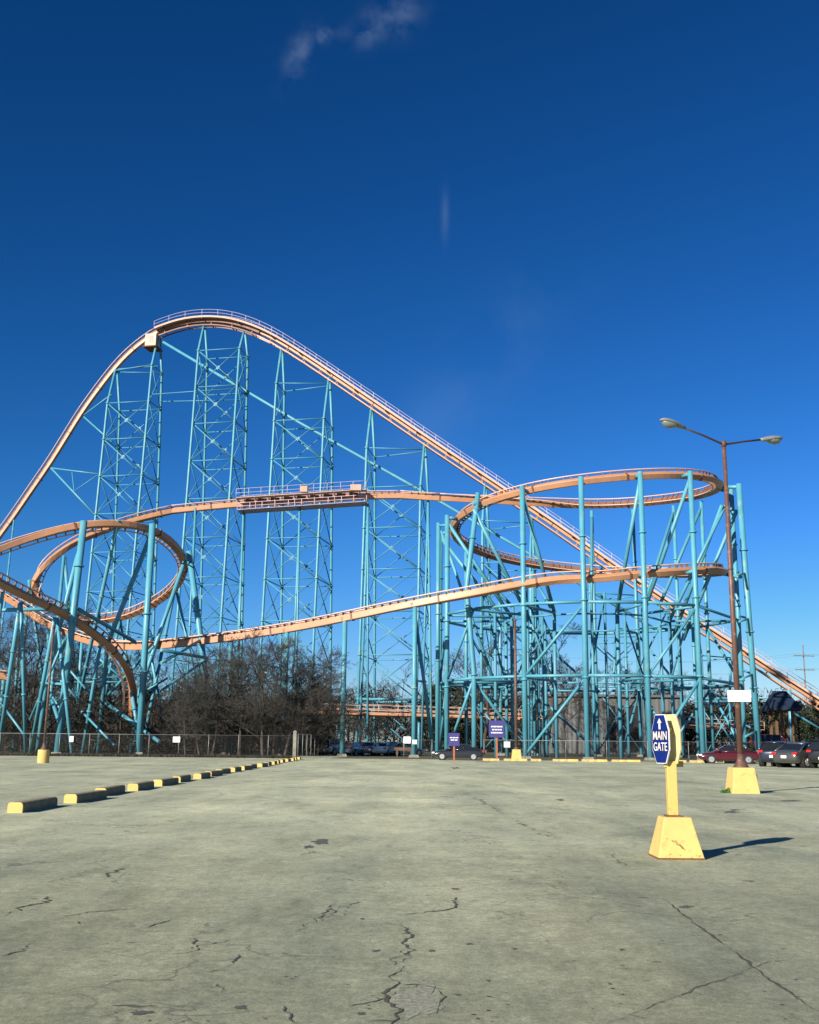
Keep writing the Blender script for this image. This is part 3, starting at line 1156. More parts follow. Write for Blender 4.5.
for i in range(2, len(seg) - 1, 2):
    p, t, r, u = seg[i]
    for s in (-1, 1):
        pass
    mb = MB()
    mb.box(p + r * 0.82 + u * 0.16, (1.15, 0.25, 0.50))
    mb.box(p + r * 0.80 - u * 0.45, (0.35, 0.22, 0.6))
    part(mb, 'brake_caliper', M['rust'], bt)
for px, py, sx in ((304, 488.5, 0.95), (356, 487, 1.4)):
    mb = MB()
    mb.box(P(px, py + 1, 135.4), (sx, 0.8, 0.8))
    bevel(part(mb, 'motor_box', M['walk'], bt), 0.04)

# --- helix supports
OUT = 16.75
INN = 9.2
Z1, Z2 = 15.2, 8.0
def solve_phi(px, ro, lo, hi, zz):
    "plan angle whose column stands at a measured place in the front row"
    best = None
    for i in range(400):
        a = lo + (hi - lo) * i / 399
        p = hpos(a, ro, zz) - CAMPOS
        c = CAMROT.transposed() @ p
        x = CX + FPX * c.x / -c.z
        if best is None or abs(x - px) < best[0]:
            best = (abs(x - px), a)
    return best[1]


angs = [solve_phi(px, OUT, -75, 75, zz) for px, zz in ((447, 15), (473, 17), (523.5, 15), (583.5, 15), (644.5, 15), (696, 15))] + [84.0]
angs += [106.0] + [solve_phi(px, HR + 0.1, 200, 110, 20) for px in (677, 636, 594, 533)] + [215.0, 240.0, 265.0]
angs = angs


def norm(a):
    while a > 180:
        a -= 360
    while a <= -180:
        a += 360
    return a


for k, a in enumerate(angs):
    a = norm(a)
    zu = hz(a) if a <= 180 else hz(180)
    zlow = hz(a - 360) if a - 360 > -400 else 17.0
    if a < 0:
        zu = hz(a)
        zlow = hz(a - 360)
        if a - 360 < -366:
            zlow = None
    back = abs(a) > 100
    top = zu + (0.1 if not back else -0.7)
    rad = 0.27 if not back else 0.22
    ro = OUT if not back else HR + 0.1
    b = hpos(a, ro, 0)
    t = hpos(a, ro, top)
    if k == 1:
        q1, q2, q3 = P(474, 673, b.y), P(466.5, 588, b.y), P(478, 493, b.y + 0.4)
        b = V((q1.x, b.y, 0))
        cst = pipe('support_column', [b, q1, q2, q3], rad, flange=(0.3, 0.55, 0.82), foot=True)
    else:
        cst = pipe('support_column', [b, t], rad, flange=(0.28, 0.55, 0.78), foot=True)
    # saddles that carry both decks
    for zz in (zu, zlow):
        if zz is None:
            continue
        q = hpos(a, ro, zz - 0.15)
        e = hpos(a, HR + (0.35 if not back else -0.2), zz - 0.25)
        if back and zz == zu:
            e = hpos(a, HR, zz - 0.3)
        pipe('track_saddle', [q, e], 0.2, parent=cst, n=8)
    # raking strut down to the inner frame
    kz_ = Z1 if not back else Z1 + 2
    r0 = hpos(a, ro - 0.1, top - 0.9)
    r1 = hpos(a, INN, kz_)
    pipe('raking_strut', [r1, r0], 0.2, 'teal' if not back else 'teal_shaded', flange=(0.3,))
    ic = hpos(a, INN, 0)
    pipe('support_column', [ic, hpos(a, INN, kz_)], 0.19, 'teal_shaded', flange=(0.5,))
    # frames at two levels
    a2 = norm(angs[(k + 1) % len(angs)])
    if a2 < a - 180:
        a2 += 360
    for z_ in (Z1, Z2):
        rr_ = 0.16
        ro2 = ro
        pipe('ring_beam', [hpos(a, ro, z_), hpos(a2, OUT if abs(norm(a2)) <= 100 else HR + 0.1, z_)], rr_, n=8)
        pipe('radial_beam', [hpos(a, ro, z_ - 0.1), hpos(a, INN, z_ - 0.1)], 0.14, 'teal_shaded', n=8)
    pipe('ring_beam', [hpos(a, INN, Z1 - 0.3), hpos(a2, INN, Z1 - 0.3)], 0.11, 'teal_shaded', n=6)
    if k % 2 == 0:
        pipe('ring_beam', [hpos(a, INN, Z2 - 0.3), hpos(a2, INN, Z2 - 0.3)], 0.11, 'teal_shaded', n=6)
    # diagonals
    oo = OUT if abs(norm(a2)) <= 100 else HR + 0.1
    if k % 2 == 0:
        pipe('diagonal_brace', [hpos(a, ro, Z2), hpos(a2, oo, Z1 - 0.2)], 0.15, n=8)
        pipe('diagonal_brace', [hpos(a, ro, 0.4), hpos(a2, oo, Z2 - 0.2)], 0.16, n=8)
    else:
        pipe('diagonal_brace', [hpos(a, ro, Z2 - 0.2), hpos(a, INN, 0.4)], 0.14, 'teal_shaded', n=8)
# the odd pair on the left with a short arm
pa_ = P(438.5, 523, 119)
pipe('support_column', [V((pa_.x - 0.05, pa_.y, 0)), pa_], 0.24, flange=(0.4, 0.6), foot=True)
pipe('tie_strut', [pa_ - V((0, 0, 0.3)), P(448, 525, 117.6)], 0.16)
pipe('raking_strut', [P(497, 690, 120), P(441, 531, 119)], 0.17)
# outermost pair on the right
pr_ = P(738.8, 484, 117)
pr2 = V((pr_.x + 0.55, pr_.y, 0))
pipe('support_column', [pr2, pr_], 0.33, flange=(0.25, 0.45, 0.75), foot=True)
pipe('track_saddle', [pr_ - V((0, 0, 0.35)), P(722, 487, 119)], 0.22)
pipe('track_saddle', [P(741, 577, 117), P(728, 575, 119)], 0.2)
for zz in (3.0, 9.0, 15.0, 20.0):
    f = zz / pr_.z
    c = pr2.lerp(pr_, f)
    pipe('tie_strut', [c, hpos(86, OUT, zz + 0.8)], 0.12, n=6)
    pipe('tie_strut', [c, hpos(63.5, OUT, zz - 0.6)], 0.12, n=6)
for (a, b, d0, d1) in (((737, 510), (683, 640), 118, 125), ((722, 505), (672, 640), 120, 128)):
    pipe('raking_strut', [P(*b, d1), P(*a, d0)], 0.22)
# secondary inner verticals and lattice inside the helix
rs = random.Random(5)
for phi, r_, zt in ((-120, 5.5, 16), (-80, 5.0, 14.5), (-150, 11.5, 21), (-110, 12.5, 20), (160, 12, 20), (120, 12.5, 18), (30, 5, 15), (60, 12, 17), (100, 4.5, 16), (-40, 12.2, 15.5), (-65, 12, 15.5), (200, 12.4, 19)):
    pipe('support_column', [hpos(phi, r_, 0), hpos(phi, r_, zt)], 0.17, 'teal_shaded', flange=(0.35, 0.7), n=8)
    q = hpos(phi + rs.uniform(-25, 25), INN, Z2 - 0.5)
    pipe('diagonal_brace', [hpos(phi, r_, zt - 0.5), q], 0.12, 'teal_shaded', n=6)

# return track supports
for px, py, d, brace in ((415, 606, 110.7, True), (345, 620, 113, False), (287, 631.5, 115.5, False), (231, 640.5, 118, False)):
    t = P(px, py, d)
    zt = t.z
    pipe('support_column', [V((t.x, t.y, 0)), t], 0.26 if px < 400 else 0.25, flange=(0.45,), foot=True)
    mb = MB()
    mb.bar(t + V((-0.45, 0, 0.15)), t + V((0.45, 0, 0.25)), 0.5, 0.3)
    part(mb, 'track_saddle', M['orange'])
    if brace:
        pipe('raking_strut', [V((t.x + 2.1, t.y + 2.5, 0)), t - V((0, 0, 0.8))], 0.18)
        pipe('tie_strut', [V((t.x, t.y, 7.6)), V((t.x + 1.2, t.y + 1.4, 7.6))], 0.12, n=6)

# brake run supports
for px in (196, 244, 300, 368, 428):
    t = P(px, 506 if px < 260 else 501, 137.2)
    for s in (-1, 1):
        pipe('support_column', [V((t.x - 0.6 * s, t.y + s * 2.6, 0)), V((t.x, t.y + s * 0.3, t.z - 0.3))], 0.14, flange=(0.5,), n=8)
    for z_ in (10, 20):
        pipe('tie_strut', [V((t.x - 0.4, t.y + 1.8, z_)), V((t.x + 0.4, t.y - 1.8, z_))], 0.09, n=6)

# --- supports of the left turnaround


def seg_px(name, pts, r, **k):
    return pipe(name, [P(*p) for p in pts], r, **k)


def post_px(px, py, d, r, dx=0.0, dy=0.0, **k):
    t = P(px, py, d)
    return pipe('support_column', [V((t.x + dx, t.y + dy, 0)), t], r, **k)


post_px(84, 521, 105.3, 0.36, dx=-0.9, flange=(0.3, 0.55, 0.8), foot=True)
post_px(152.5, 524, 110.0, 0.34, dx=0.0, flange=(0.35, 0.6), foot=True)
post_px(189, 551, 118.5, 0.34, dx=3.9, dy=1.0, flange=(0.45, 0.7), foot=True)
pipe('raking_strut', [V((P(38, 745, 113).x, 113, 0)), P(48, 672, 111), P(82, 540, 107)], 0.25, flange=(0.35, 0.7))
pipe('raking_strut', [V((P(99, 745, 117).x, 117, 0)), P(107, 645, 114.5), P(151, 535, 111)], 0.25, flange=(0.35, 0.7))
pipe('raking_strut', [V((P(131, 745, 122).x, 122, 0)), P(140, 690, 121), P(185, 560, 119)], 0.23, flange=(0.5,))
seg_px('tie_strut', [(-40, 611, 106), (76, 608.5, 105.6)], 0.2)
seg_px('tie_strut', [(78, 609, 106), (135, 642, 116)], 0.2)
seg_px('tie_strut', [(161, 650, 111), (207, 658, 119)], 0.18)
seg_px('diagonal_brace', [(107, 696, 116), (154, 646, 111.5)], 0.16)
seg_px('diagonal_brace', [(161, 663, 111), (201, 640, 119)], 0.17)
seg_px('diagonal_brace', [(162, 690, 112), (206, 660, 119.5)], 0.13)
seg_px('diagonal_brace', [(106, 703, 115.5), (159.5, 742, 110.5)], 0.2)
seg_px('diagonal_brace', [(203, 725, 124), (226, 744, 119)], 0.2)
seg_px('diagonal_brace', [(109, 726, 117), (131, 702, 121)], 0.13)
seg_px('diagonal_brace', [(52, 700, 111), (64, 738, 105.5)], 0.18)
seg_px('tie_strut', [(41, 683, 111), (71, 684.5, 106)], 0.14)
seg_px('tie_strut', [(74, 678, 128), (130, 677, 128)], 0.11)
seg_px('tie_strut', [(74, 682, 128), (130, 682, 128)], 0.11)
seg_px('diagonal_brace', [(60, 655, 111), (77, 612, 107)], 0.16)
seg_px('diagonal_brace', [(30, 720, 112), (64, 640, 108)], 0.13)
for (a, b, d0, d1, r_) in (((64, 556), (56, 640), 128.6, 124, 0.2), ((64.5, 556), (72, 640), 128.6, 131, 0.2), ((30, 580), (22, 660), 129, 127, 0.2), ((29, 580), (40, 660), 129, 132, 0.2),
                           ((176, 588), (200, 700), 125, 129, 0.18), ((175, 588), (152, 700), 125, 122, 0.2), ((120, 620), (104, 700), 130.5, 128, 0.18), ((120, 620), (134, 700), 130.5, 133, 0.18),
                           ((20, 604), (6, 700), 98.9, 104, 0.2), ((21, 602), (24, 700), 99, 102, 0.17), ((55, 618), (40, 700), 104, 109, 0.2), ((57, 618), (66, 700), 104, 103.5, 0.17),
                           ((3, 592), (-14, 690), 97, 100, 0.18), ((100, 645), (88, 720), 108.5, 112, 0.2), ((131, 690), (140, 740), 113.5, 113, 0.2),
                           ((118, 520), (92, 640), 108, 118, 0.2), ((150, 650), (163, 720), 121.5, 124, 0.17), ((150, 650), (138, 720), 121.5, 119, 0.17), ((82, 642), (76, 720), 125, 127, 0.18), ((48, 630), (50, 720), 126, 126, 0.18), ((20, 612), (14, 720), 126.5, 127, 0.18)):
    p1 = P(*a, d0)
    p2 = P(*b, d1)
    k = p1.z / (p1.z - p2.z)
    p3 = p1 + (p2 - p1) * k
    pipe('support_column', [V((p3.x, p3.y, 0)), p1], r_, flange=(0.4, 0.7), n=8)
for i in range(9):
    r1 = random.Random(40 + i)
    a = (r1.uniform(-10, 190), r1.uniform(650, 720), r1.uniform(112, 126))
    b = (a[0] + r1.choice((-1, 1)) * r1.uniform(18, 40), a[1] + r1.uniform(14, 45), a[2] + r1.uniform(-5, 5))
    seg_px('diagonal_brace', [a, b], 0.12, n=6)

# low service track and walkway behind, seen under the towers
sv = smooth(catmull([(P(*q), 0.0) for q in ((300, 712.5, 172), (360, 714, 172), (430, 716, 172), (520, 719, 172), (600, 722, 172), (700, 727, 172), (760, 731, 172))], 1.5), 2)
svf = frames(sv)
st = make_track(svf, 'station_track', 0.7, 0.7)
walkway(svf, -2.2, -0.9, 0.1, st)
walkway(svf, 0.9, 2.2, 0.1, st)
handrail(svf, 2.2, 0.2, 1.2, st, post=2.0, rad=0.05, lines=(0.5, 1.0), material='rail')
handrail(svf, -2.2, 0.2, 1.2, st, post=2.0, rad=0.05, lines=(0.5, 1.0), material='rail')
for i in range(4, len(svf), 8):
    p = svf[i][0]
    pipe('support_column', [V((p.x, p.y, 0)), p - V((0, 0, 0.3))], 0.2, n=8)
lw = smooth(catmull([(P(*q), 0.0) for q in ((-80, 669, 118), (-20, 673, 120), (12, 678, 121))], 1.0), 1)
make_track(frames(lw), 'low_return_track')
p_ = lw[len(lw) // 2][0]
pipe('support_column', [V((p_.x, p_.y, 0)), p_], 0.2)
p_ = lw[-2][0]
pipe('support_column', [V((p_.x, p_.y, 0)), p_], 0.2)

# ------------------------------------------------------------------ lamp posts


def lamp_post(loc, h, label, base_h=0.80, arm_dir=V((-0.91, -0.41, 0)), arms=True, pole_r=0.085, round_base=False, group='car park lamp posts'):
    root = thing('lamp_post', label, 'lamp post', loc, group=group)
    mb = MB()
    if round_base:
        mb.tube([(0, 0, -0.05), (0, 0, base_h - 0.03), (0, 0, base_h)], [0.36, 0.36, 0.33], 20)
    else:
        mb.frustum((0, 0, -0.05), 0.45, 0.34, base_h + 0.05)
    bevel(mb.build('concrete_base', M['yellow'], root), 0.03, 2)
    mb = MB()
    mb.tube([(0, 0, base_h + 0.05), (0, 0, h * 0.5), (0, 0, h)], [pole_r * 1.15, pole_r, pole_r * 0.8], 14)
    mb.tube([(0, 0, h * 0.62), (0, 0, h * 0.62 + 0.06)], pole_r * 1.12, 14)
    mb.tube([(0, 0, h - 0.16), (0, 0, h + 0.04)], pole_r * 1.05, 14)
    pole = mb.build('pole', M['brown'], root)
    mb = MB()
    mb.tube([(0, 0, base_h), (0, 0, base_h + 0.06), (0, 0, base_h + 0.22), (0, 0, base_h + 0.42)], [0.27, 0.23, 0.13, pole_r * 1.2], 8)
    mb.build('base_shroud', M['brown'], root)
    if arms:
        for s in (1, -1):
            d = arm_dir * s
            p0 = V((0, 0, h - 0.06))
            a1 = p0 + d * 0.10 + V((0, 0, 0.0))
            a2 = p0 + d * 1.68 + V((0, 0, 0.36))
            mb = MB()
            mb.tube([p0, a1, a1.lerp(a2, 0.5) + V((0, 0, 0.015)), a2], [0.045, 0.04, 0.035, 0.035], 8)
            mb.build('arm', M['darkmetal'], root)
            # cobra head: housing loft and a bulging lens under it
            dd = (d + V((0, 0, 0.16))).normalized()
            _, rr, uu = frame(dd)
            secs, lens = [], []
            for t, wd, up_, dn in ((-0.04, 0.05, 0.05, 0.05), (0.10, 0.08, 0.08, 0.07), (0.26, 0.14, 0.11, 0.07), (0.48, 0.19, 0.13, 0.06), (0.72, 0.19, 0.12, 0.05), (0.88, 0.14, 0.085, 0.035), (0.97, 0.06, 0.03, 0.02)):
                c = a2 + dd * t
                secs.append([c + rr * (wd * math.cos(q)) + uu * ((up_ if math.sin(q) > 0 else dn) * math.sin(q)) for q in [2 * math.pi * k / 14 for k in range(14)]])
            mb = MB()
            mb.loft(secs)
            hd = mb.build('lamp_head', M['lamp'], root)
            for t, wd, dn in ((0.30, 0.10, 0.03), (0.42, 0.155, 0.11), (0.58, 0.165, 0.17), (0.74, 0.15, 0.15), (0.88, 0.08, 0.04)):
                c = a2 + dd * t - uu * 0.035
                lens.append([c + rr * (wd * math.cos(q)) + uu * ((0.01 if math.sin(q) > 0 else dn) * math.sin(q)) for q in [2 * math.pi * k / 14 for k in range(14)]])
            mb = MB()
            mb.loft(lens)
            mb.build('lens', M['lens'], hd)
    return root


lb = G(742.5, 793)
LAMP_Y = lb.y
lp1 = lamp_post(lb, 11.67, 'tall brown lamp post with two grey heads, on a square yellow base')
mb = MB()
mb.box((0.45, 0.1, 0.42), (0.10, 0.22, 0.34))
mb.build('junction_box', M['darkmetal'], lp1)
# blank white board strapped to the post
wb = P(739.3, 696, LAMP_Y - 0.13)
mb = MB()
mb.box((0, 0, 0), (0.74, 0.02, 0.37))
bd = mb.build('notice_board', M['white'])
bevel(bd, 0.01)
bd.location = wb
bd.rotation_euler = (0, 0, R(-7))
tag(bd, 'blank white board fastened across the tall brown lamp post', 'board')
l2 = G(43, 763)
lamp_post(l2, 8.6, 'thin brown post standing in a round yellow base by the left fence', 0.82, arms=False, pole_r=0.075, round_base=True)
l3 = G(516.5, 760.5)
lamp_post(l3, 12.4, 'brown post with a yellow base standing before the helix supports beside the dark sedan', 0.95, arms=False, pole_r=0.13)
# green weed beside the lamp base
rw = random.Random(3)
mb = MB()
for i in range(260):
    a = rw.uniform(0, 6.28)
    q = rw.random() ** 0.6 * 0.24
    c = V((math.cos(a) * q * 1.3, math.sin(a) * q * 0.8, 0))
    hgt = rw.uniform(0.05, 0.2) * (1 - q * 2)
    d = V((rw.uniform(-.06, .06), rw.uniform(-.06, .06), hgt))
    s = V((rw.uniform(-.03, .03), rw.uniform(-.03, .03), 0.0))
    mb.add([c - s, c + s, c + d + s * 0.5, c + d - s * 0.4], [(0, 1, 2, 3)])
wd = mb.build('weed', M['weed'])
wd.location = G(731, 793)
tag(wd, 'small green weed growing at the foot of the yellow lamp base', 'weed')

# ------------------------------------------------------------------ MAIN GATE sign
sb = G(676.5, 857.5)
SY = sb.y + 0.02
sroot = thing('directional_sign', 'blue and yellow MAIN GATE sign on a square yellow post in a concrete base', 'sign', (sb.x, SY, 0))
mb = MB()
mb.frustum((0, 0, 0.0), 0.312, 0.185, 0.535)
o = bevel(mb.build('concrete_base', M['yellow'], sroot), 0.012, 2)
mb = MB()
mb.frustum((0, 0, 0.002), 0.317, 0.312, 0.02)
mb.build('base_edge', M['rust'], o)
M['scuff'] = mat('tyre_rub', (0.30, 0.215, 0.08), 0.9, 0.4, 30.0)
rsc = random.Random(4)


def on_face(x, z, out=0.002):
    "a point on the sloping front face of the base"
    t = z / 0.535
    return V((x, -(0.312 + (0.185 - 0.312) * t) - out, z))


mb = MB()
for k in range(9):
    x0, z0 = -0.12 + k * 0.016, 0.255 - k * 0.013 + rsc.uniform(-.012, .012)
    wq, hq = rsc.uniform(.02, .05), rsc.uniform(.008, .02)
    mb.add([on_face(x0, z0), on_face(x0 + wq * .6, z0 - hq * 1.6), on_face(x0 + wq * 1.4, z0 - hq * 1.8), on_face(x0 + wq * .8, z0 + hq * .4)], [(0, 1, 2, 3)])
for k in range(20):
    x0, z0 = rsc.uniform(-.27, .27), 0.012 + 0.05 * rsc.random() ** 2.5 + (rsc.random() < .2) * rsc.uniform(0, .35)
    if abs(x0) > 0.29 - z0 * .25:
        continue
    r_ = rsc.uniform(.004, .014)
    mb.add([on_face(x0 + math.cos(q) * r_ * rsc.uniform(.7, 1.6), z0 + math.sin(q) * r_ * rsc.uniform(.6, 1.1)) for q in (0.2, 1.3, 2.4, 3.6, 4.9)], [(0, 1, 2, 3, 4)])
mb.build('scuff_mark', M['scuff'], o)
mb = MB()
mb.box((-0.022, 0, 0.545), (0.20, 0.20, 0.02))
mb.build('base_plate', M['rust'], sroot)
mb = MB()
mb.box((-0.022, 0, 0.555 + 0.36), (0.132, 0.132, 0.72))
bevel(mb.build('post', M['yellow_post'], sroot), 0.008, 2)
# two parallel tall panels either side of the post
TH = R(66)
sn = V((-math.sin(TH), -math.cos(TH), 0))      # blue face direction
stt = V((math.cos(TH), -math.sin(TH), 0))      # along the panel, towards the right edge


def panel_outline(c, wd, hgt, n=0):
    hw, hh = wd / 2, hgt / 2
    return [c + stt * a + V((0, 0, b)) for a, b in ((-hw * 0.56, -hh), (hw * 0.56, -hh), (hw, -hh * 0.44), (hw, hh * 0.36), (hw * 0.56, hh), (-hw * 0.56, hh), (-hw, hh * 0.36), (-hw, -hh * 0.44))]


PW, PH = 0.375, 0.665
pcz = 1.575
c1 = V((0, 0, pcz)) + sn * 0.092 - V((0.060, 0, 0))
mb = MB()
mb.prism(panel_outline(c1, PW, PH), sn, 0.02)
p1 = mb.build('sign_panel', M['white'], sroot)
mb = MB()
mb.prism(panel_outline(c1 + sn * 0.0205, PW - 0.016, PH - 0.018), sn, 0.003)
mb.build('blue_face', M['blue'], p1)
c2 = V((0, 0, pcz)) - sn * 0.085 - V((0.055, 0, 0.0))
mb = MB()
mb.prism(panel_outline(c2, PW + 0.01, PH + 0.01), sn, 0.02)
mb.build('back_panel', M['sign_back'], sroot)
mb = MB()
mb.bar(V((-0.022, 0, 1.236)) - sn * 0.19, V((-0.022, 0, 1.236)) + sn * 0.092, 0.075, 0.08)
bevel(mb.build('bracket', M['yellow_post'], sroot), 0.006)
mb = MB()
mb.bar(V((-0.05, 0, 1.70)) - sn * 0.085, V((-0.05, 0, 1.70)) + sn * 0.092, 0.06, 0.06)
mb.build('bracket', M['yellow_post'], sroot)


def lettering(text, c, width, height, parent, material, normal, along, bold=0.02, name='lettering', depth=0.002):
    cu = bpy.data.curves.new(name, 'FONT')
    cu.body = text
    cu.align_x = 'CENTER'
    cu.align_y = 'CENTER'
    cu.size = 1.0
    cu.offset = bold
    cu.extrude = 0.01
    tmp = bpy.data.objects.new('tmp', cu)
    col.objects.link(tmp)
    dg = bpy.context.evaluated_depsgraph_get()
    me = bpy.data.meshes.new_from_object(tmp.evaluated_get(dg))
    bpy.data.objects.remove(tmp)
    xs = [v.co.x for v in me.vertices]
    ys = [v.co.y for v in me.vertices]
    sx = width / (max(xs) - min(xs))
    sy = height / (max(ys) - min(ys))
    mx, my = (max(xs) + min(xs)) / 2, (max(ys) + min(ys)) / 2
    for v in me.vertices:
        a, b, z = (v.co.x - mx) * sx, (v.co.y - my) * sy, v.co.z * depth / 0.01
        v.co = c + along * a + V((0, 0, b)) + normal * z
    me.name = name
    me.materials.clear()
    me.materials.append(material)
    o = bpy.data.objects.new(name, me)
    col.objects.link(o)
    o.parent = parent
    return o


cf = c1 + sn * 0.0265
lettering('MAIN', cf + V((0, 0, 0.045)), 0.30, 0.115, p1, M['letter'], sn, stt, 0.004)
lettering('GATE', cf + V((0, 0, -0.105)), 0.30, 0.115, p1, M['letter'], sn, stt, 0.004)
mb = MB()
ar = [(-0.02, -0.075), (0.02, -0.075), (0.02, 0.012), (0.048, 0.012), (0.0, 0.075), (-0.048, 0.012), (-0.02, 0.012)]
mb.prism([cf + stt * a + V((0, 0, b + 0.205)) for a, b in ar], sn, 0.002)
mb.build('arrow', M['letter'], p1)

# ------------------------------------------------------------------ wheel stops
WSL = 2.42


def wheel_stop_parts(root, L=WSL, wd=0.30, h=0.205):
    sec = [(-wd / 2, 0.0), (wd / 2, 0.0), (wd / 2, h * 0.70), (wd * 0.44, h * 0.92), (wd * 0.34, h), (-wd * 0.34, h), (-wd * 0.44, h * 0.92), (-wd / 2, h * 0.70)]
    mb = MB()
    ys = [0.10, L]
    mb.loft([[V((a, y, b)) for a, b in sec] for y in ys], smooth=False)
    mb.build('block', M['rubber'], root)
    for y0, y1 in ((0.035, 0.098),):
        mb = MB()
        mb.loft([[V((a * 1.03, y, b * 1.02)) for a, b in sec] for y in (y0, y1)], smooth=False)
        mb.build('yellow_end', M['yellow'], root)


nearp = G(14.0, 813.0)
farp = G(300, 759.2)
ords = ['first', 'second', 'third', 'fourth', 'fifth', 'sixth', 'seventh', 'eighth', 'ninth', 'tenth', 'eleventh', 'twelfth', 'thirteenth', 'fourteenth', 'fifteenth', 'sixteenth', 'seventeenth', 'eighteenth', 'nineteenth', 'twentieth', 'twenty-first', 'twenty-second', 'twenty-third', 'twenty-fourth', 'twenty-fifth', 'twenty-sixth']
dirv = (farp - nearp)
tot = dirv.length
dirv.normalize()
pitch = 3.40
nst = int(tot / pitch) + 1
rot = math.atan2(-dirv.x, dirv.y)
ws0 = None
rnd = random.Random(2)
for i in range(nst):
    p = nearp + dirv * (i * pitch)
    lab = ('%s wheel stop from the near end of the left row, yellow ended' % ords[i]) if i < nst - 1 else 'farthest wheel stop of the left row, by the gate post, yellow ended'
    if ws0 is None:
        ws0 = thing('wheel_stop', lab, 'wheel stop', p, rot, 'wheel stops in the left row')
        wheel_stop_parts(ws0)
    else:
        c = copy_tree(ws0)
        c.location = p + V((rnd.uniform(-.10, .10), rnd.uniform(-.18, .18), 0))
        c.rotation_euler = (0, 0, rot + R(rnd.uniform(-3.0, 3.0)))
        c['label'] = lab
# yellow kerb blocks in front of the helix
k0 = None
kb = [(483, 499), (504, 527), (531, 541), (553, 578), (582, 607), (612, 640), (662, 686), (690, 716), (724, 755)]
names = ['left of the taller violet sign post', 'just in front of the taller violet sign post', 'between the yellow lamp base and the turquoise columns', 'in front of the grey building', 'second right of the yellow lamp base before the helix', 'left of the blue sign below the helix',
         'just right of the blue sign', 'in front of the maroon car, nearer its front', 'in front of the maroon car, behind the tall lamp post']
for (a, b), lab in zip(kb, names):
    p, q = G(a, 760.8 + (a - 480) * 0.009), G(b, 760.8 + (b - 480) * 0.009)
    mb = MB()
    L = (q - p).length
    sec = [(-0.2, 0), (0.2, 0), (0.19, 0.14), (0.12, 0.2), (-0.12, 0.2), (-0.19, 0.14)]
    d = (q - p).normalized()
    n_ = V((-d.y, d.x, 0))
    mb.loft([[d * t + n_ * u + V((0, 0, z)) for u, z in sec] for t in (0, L * 0.3, L * 0.7, L)], smooth=False)
    o = bevel(mb.build('kerb_block', M['kerb']), 0.02)
    o.location = p
    tag(o, 'worn yellow kerb block lying ' + lab, 'kerb block', 'yellow kerb blocks below the helix')

# ------------------------------------------------------------------ cars


